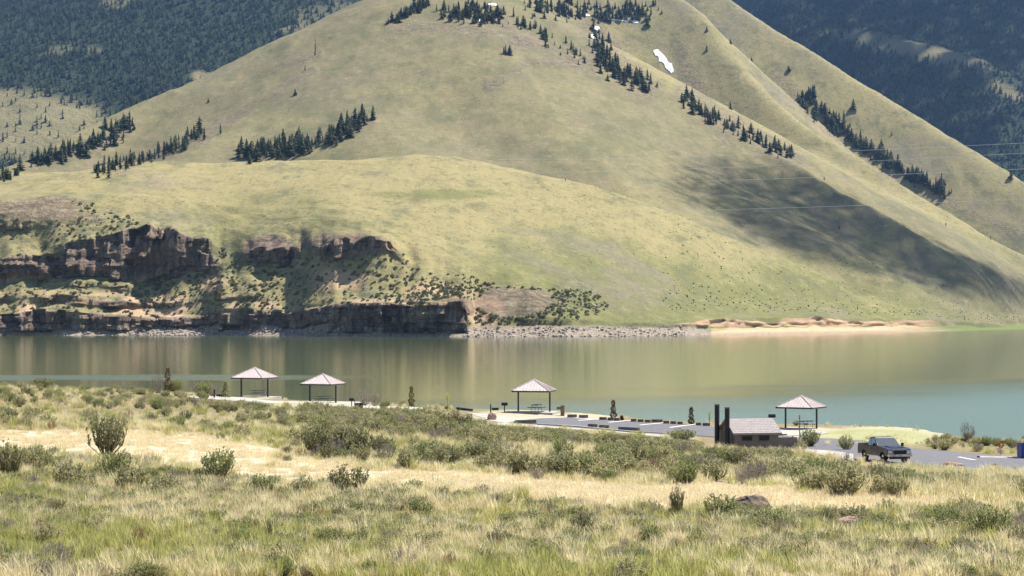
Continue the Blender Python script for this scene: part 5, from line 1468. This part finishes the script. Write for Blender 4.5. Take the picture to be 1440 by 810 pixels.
# grass tufts
def tuft(seed, n, h, spread, w, mat, lean=0.5):
    r = random.Random(seed); vs, fs = [], []
    for i in range(n):
        a = r.random() * 6.283; R = spread * math.sqrt(r.random()); b = Vector((R * math.cos(a), R * math.sin(a), 0))
        hh = h * r.uniform(0.5, 1.1); a2 = a + r.uniform(-1, 1); le = lean * hh * r.uniform(0.1, 1)
        m = b + Vector((math.cos(a2) * le * .35, math.sin(a2) * le * .35, hh * .6)); t = b + Vector((math.cos(a2) * le, math.sin(a2) * le, hh))
        s = Vector((-math.sin(a2 + r.uniform(-1, 1)), math.cos(a2), 0)) * w; k = len(vs)
        vs += [b - s, b + s, m + s * .8, m - s * .8, t]; fs += [(k, k + 1, k + 2, k + 3), (k + 3, k + 2, k + 4)]
    me = bpy.data.meshes.new('grass_tuft'); me.from_pydata(vs, [], fs); me.materials.append(mat); return me
TUFT = [tuft(1, 26, .38, .16, .006, M['straw'], .7), tuft(2, 26, .42, .14, .006, M['straw'], .6), tuft(3, 30, .30, .18, .006, M['straw'], .9),
        tuft(4, 26, .32, .15, .007, M['grass'], .6), tuft(5, 30, .26, .17, .007, M['grass'], .8), tuft(6, 26, .38, .14, .006, M['grass'], .5),
        tuft(7, 34, .24, .24, .006, M['track_straw'], .9), tuft(8, 34, .20, .26, .006, M['track_straw'], 1.0),
        tuft(9, 22, .62, .15, .006, M['straw'], .35)]
def sg(n, d0, d1, per=5):
    X, Y, Z, px, py = sample_ground(n // per, d0, d1)
    X = np.repeat(X, per) + rng.normal(0, .17, len(X) * per); Y = np.repeat(Y, per) + rng.normal(0, .17, len(Y) * per)
    Z = zg(X, Y); px, py = pix(X, Y, Z); return X, Y, Z, px, py
A = [sg(27000, 40.5, 75), sg(30000, 75, 125), sg(16000, 125, 245)]
X, Y, Z, px, py = [np.concatenate([a[i] for a in A]) for i in range(5)]
tm = track_mask(px, py); patch = fbm(X * 0.10 + 5, Y * 0.10, 4); patch2 = fbm(X * 0.03 + 50, Y * 0.05, 3)
ok = ~recmask(px, py, X, Y) & (Y < bankY(X) - 0.5) & (px > -120) & (px < 1560)
ok &= ~(np.hypot((px - 1196) / 34, (py - 741) / 11) < 1) & ~(np.hypot((px - 1060) / 26, (py - 724) / 9) < 1)
ok &= ~((np.hypot((px - 1230) / 100, (py - 612) / 14) < 1) & (Y > 165) & (rng.random(len(X)) < 0.7))
cl_r = np.repeat(rng.normal(size=len(X) // 5), 5); cl_s = np.repeat(rng.uniform(.55, 1.45, len(X) // 5), 5)
kind = np.where(patch + 0.34 * cl_r + 0.3 * patch2 > np.where(py > 730, 0.0, 0.08), rng.integers(3, 6, len(X)), rng.integers(0, 3, len(X)))
tall = (px > 1130) & (py < 700) & (tm < .3) & (rng.random(len(X)) < .35) & (Y < 110)
kind = np.where(tall, 8, kind)
onT = rng.random(len(X)) < tm
kind = np.where(onT, rng.integers(6, 8, len(X)), kind)
sc = cl_s * rng.uniform(.75, 1.2, len(X)) * np.where(onT, 1.0 / cl_s * .95, 1.0) * np.where(Y > 110, 1.25, 1.0) * np.where(onT, .9, 1)
sc = np.where(Y > 180, sc * 0.7, sc)
scatter('dry_grass', np.c_[X, Y, Z - .01][ok], sc[ok], rng.random(ok.sum()) * 6.28, kind[ok], TUFT, 'dry straw and yellow-green grass covering the shore', 'grass', 0.12)

# ------------------------------------------------------------------ planted trees and bare shrubs by the water
def planted(px, py, hpx, seed, slim, mats, label, ymin=150):
    p = ghit(px, py, ymin); h = hpx / F * p[1]; r = random.Random(seed)
    root = empty('small_conifer', (p[0], p[1], p[2] - .03))
    MB().tube((0, 0, -.1), (0, 0, h * .8), 0.05, 0.015, 7).build('trunk', M['bark'], root)
    for part, mat, share in mats:
        vs, fs, mi = [], [], []
        N = int(520 * share)
        for i in range(N):
            f = r.random() ** 1.25; z = (0.04 + 0.95 * f) * h; R = slim * h * ((1 - f) ** 0.75 + 0.05) * (0.75 + 0.35 * math.sin(f * 19 + seed))
            a = r.random() * 6.283; rr_ = R * math.sqrt(r.uniform(.25, 1))
            c = Vector((rr_ * math.cos(a), rr_ * math.sin(a), z)); d = Vector((math.cos(a), math.sin(a), r.uniform(.1, 1.1))).normalized()
            leaf_quads(vs, fs, mi, c, d, 0.20 * r.uniform(.6, 1.2), 0.05, 0, r)
        me = bpy.data.meshes.new(part); me.from_pydata(vs, [], fs); me.materials.append(mat); link(part, me, root)
    tag(root, label, 'tree', 'planted conifers along the shore')
planted(236, 553, 36, 1, 0.19, [('crown', M['browncon'], .9), ('rusty_foliage', M['rustneedle'], .3)], 'tallest brown-green planted conifer, left of the shelters')
planted(317, 559.5, 23, 2, 0.26, [('crown', M['sagedark'], 1.0)], 'short dark green planted conifer beside the leftmost shelter')
planted(578.5, 572, 29, 3, 0.15, [('crown', M['browncon'], 1.0)], 'narrow brown planted conifer midway between second and third shelter')
planted(862.5, 590, 27, 4, 0.17, [('crown', M['browncon'], 1.0)], 'brown planted conifer at the lake side of the car park')
planted(972, 597, 24, 5, 0.17, [('crown', M['browncon'], 1.0)], 'brown planted conifer left of the restroom vent stacks')
planted(874, 591, 6, 6, 0.3, [('crown', M['browncon'], .5)], 'tiny brown conifer seedling beside the car park conifer')
def sapling(px, py, hpx, seed, label):
    p = ghit(px, py, 150); h = hpx / F * p[1]; r = random.Random(seed); root = empty('sapling', p)
    MB().tube((0, 0, -.1), (0, 0, h * .9), 0.03, 0.01, 6).build('trunk', M['bark'], root)
    vs, fs, mi = [], [], []
    for i in range(150):
        f = r.uniform(.3, 1); a = r.random() * 6.28; R = 0.22 * r.random(); c = Vector((R * math.cos(a), R * math.sin(a), f * h))
        leaf_quads(vs, fs, mi, c, Vector((r.uniform(-1, 1), r.uniform(-1, 1), r.uniform(-.2, 1))).normalized(), .12, .035, 0, r)
    me = bpy.data.meshes.new('crown'); me.from_pydata(vs, [], fs); me.materials.append(M['limeleaf']); link('crown', me, root)
    tag(root, label, 'sapling', 'lime green saplings')
sapling(629.5, 575, 22, 1, 'thin lime green sapling on the shore left of the firebox post')
sapling(998, 600.0, 20, 2, 'lime green sapling just left of the rear vent stack')
def shore_shrub(px, py, wpx, hpx, kind, name, label):
    p = ghit(px, py, 150); k = p[1] / F; o = empty(name, (p[0], p[1], p[2] - .03), px)
    fo, stm = SPART[kind]; o.scale = (wpx * k / 1.15, wpx * k / 1.15, hpx * k)
    if fo: link('foliage', fo, o)
    link('stems', stm, o); tag(o, label, 'bush')
shore_shrub(512, 570, 30, 24, 8, 'bare_shrub', 'left half of the purplish bare shrub behind the fire ring')
shore_shrub(528, 571, 28, 20, 9, 'bare_shrub', 'right half of the purplish bare shrub behind the fire ring')
shore_shrub(222, 553, 22, 30, 8, 'bare_shrub', 'bare grey shrub just left of the tallest planted conifer')
shore_shrub(1361, 622, 22, 30, 8, 'bare_shrub', 'bare grey shrub on the bank at the far right')
shore_shrub(248, 554, 20, 22, 4, 'green_bush', 'green bush just right of the tallest planted conifer')
shore_shrub(287, 557, 26, 22, 4, 'green_bush', 'rounded green bush left of the short dark conifer')
shore_shrub(275, 556, 16, 14, 8, 'bare_shrub', 'low brown shrub left of the rounded green bush')
shore_shrub(298, 557, 22, 18, 8, 'bare_shrub', 'pale dry shrub right of the rounded green bush')

# ------------------------------------------------------------------ unseen cloud inferred from its shadow, shaped to cast it on the right-hand slope
bp_ = np.array([(790, 71), (850, 111), (950, 161), (1060, 206), (1160, 256), (1300, 331), (1440, 401), (1700, 470)], float)
lo_ = np.array([(790, 200), (940, 300), (1040, 350), (1200, 402), (1320, 425), (1440, 440), (1700, 480)], float)
ub = np.interp(hpx, bp_[:, 0], bp_[:, 1]); lb = np.interp(hpx, lo_[:, 0], lo_[:, 1])
cn = fbm(hpx * 0.010, hpy * 0.016, 3)
cm = sstep(880, 1070, hpx + 50 * cn) * sstep(4, 50, lb - hpy + 14 * cn) * sstep(-2, 5, hpy - ub) * sstep(212, 275, hpy + 25 * cn)
run = np.minimum.accumulate(hpy[2:], axis=0); vis_ = np.vstack([np.zeros((2, nc), bool), hpy[2:] <= run + 0.4])
ar = np.abs(np.gradient(HY_, axis=0) * np.gradient(HX_, axis=1))
wgt = cm * vis_ * ar * (np.arange(nr)[:, None] >= 2 + NS - 20)
NCL = 11000
k = rng.choice(wgt.size, NCL, p=(wgt / wgt.sum()).ravel()); r_, c_ = np.unravel_index(k, wgt.shape)
base = np.c_[HX_[r_, c_] + rng.normal(0, 11, NCL), HY_[r_, c_] + rng.normal(0, 11, NCL), HZ_[r_, c_]]
S = np.array(SUN); cen = base + S[None] * ((1500 + rng.normal(0, 45, NCL) - base[:, 2]) / S[2])[:, None]
t_ico = bmesh.new(); bmesh.ops.create_icosphere(t_ico, subdivisions=1, radius=1.0)
bv = np.array([v.co[:] for v in t_ico.verts]); bf = np.array([[v.index for v in f.verts] for f in t_ico.faces]); t_ico.free()
rad = (np.sqrt(2.1 * wgt.sum() / (NCL * math.pi)) * rng.uniform(.6, 1.3, NCL))
V = (bv[None] * rad[:, None, None] * np.array([1, 1, .8]) + cen[:, None]).reshape(-1, 3)
Fc = (bf[None] + (np.arange(NCL) * len(bv))[:, None, None]).reshape(-1, 3)
tag(link('clouds', mesh_np('clouds', V, Fc, M['cloud'], True)), 'unseen cloud overhead, shaped to cast its shadow on the right slope', 'cloud', kind='stuff')

X, Y, Z, px_, py_, w_ = D_
ar = np.abs(np.gradient(Y, axis=0) * np.gradient(X, axis=1)) * (px_ > 980) * (px_ < 1700) * (py_ < 230) * (py_ > -80) * (1 - 0.9 * sstep(1330, 1420, px_) * sstep(70, 110, py_))
NCL = 2600  # second unseen cloud, puffs laid out to shade the right mountain
k = rng.choice(ar.size, NCL, p=(ar / ar.sum()).ravel()); r_, c_ = np.unravel_index(k, ar.shape)
base = np.c_[X[r_, c_] + rng.normal(0, 25, NCL), Y[r_, c_] + rng.normal(0, 25, NCL), Z[r_, c_]]
cen = base + S[None] * ((3600 + rng.normal(0, 80, NCL) - base[:, 2]) / S[2])[:, None]
rad = (np.sqrt(1.5 * ar.sum() / (NCL * math.pi)) * rng.uniform(.6, 1.3, NCL))
V = (bv[None] * rad[:, None, None] * np.array([1, 1, .8]) + cen[:, None]).reshape(-1, 3)
Fc = (bf[None] + (np.arange(NCL) * len(bv))[:, None, None]).reshape(-1, 3)
tag(link('clouds', mesh_np('clouds', V, Fc, M['cloud'], True)), 'unseen cloud overhead, added to shade the right mountain', 'cloud', kind='stuff')

# ------------------------------------------------------------------ haze
me = MB().box((500, 4950, 1080), (9500, 12300, 2180)).mesh('haze', None)
hm = bpy.data.materials.new('haze_air'); hm.use_nodes = True; nt = hm.node_tree
nt.nodes.remove(nt.nodes['Principled BSDF'])
pv = nt.nodes.new('ShaderNodeVolumePrincipled')
pv.inputs['Color'].default_value = (0.32, 0.57, 1.0, 1); pv.inputs['Density'].default_value = 0.000021; pv.inputs['Anisotropy'].default_value = 0.2
nt.links.new(pv.outputs[0], nt.nodes['Material Output'].inputs['Volume'])
me.materials.append(hm)
tag(link('haze', me), kind='stuff')
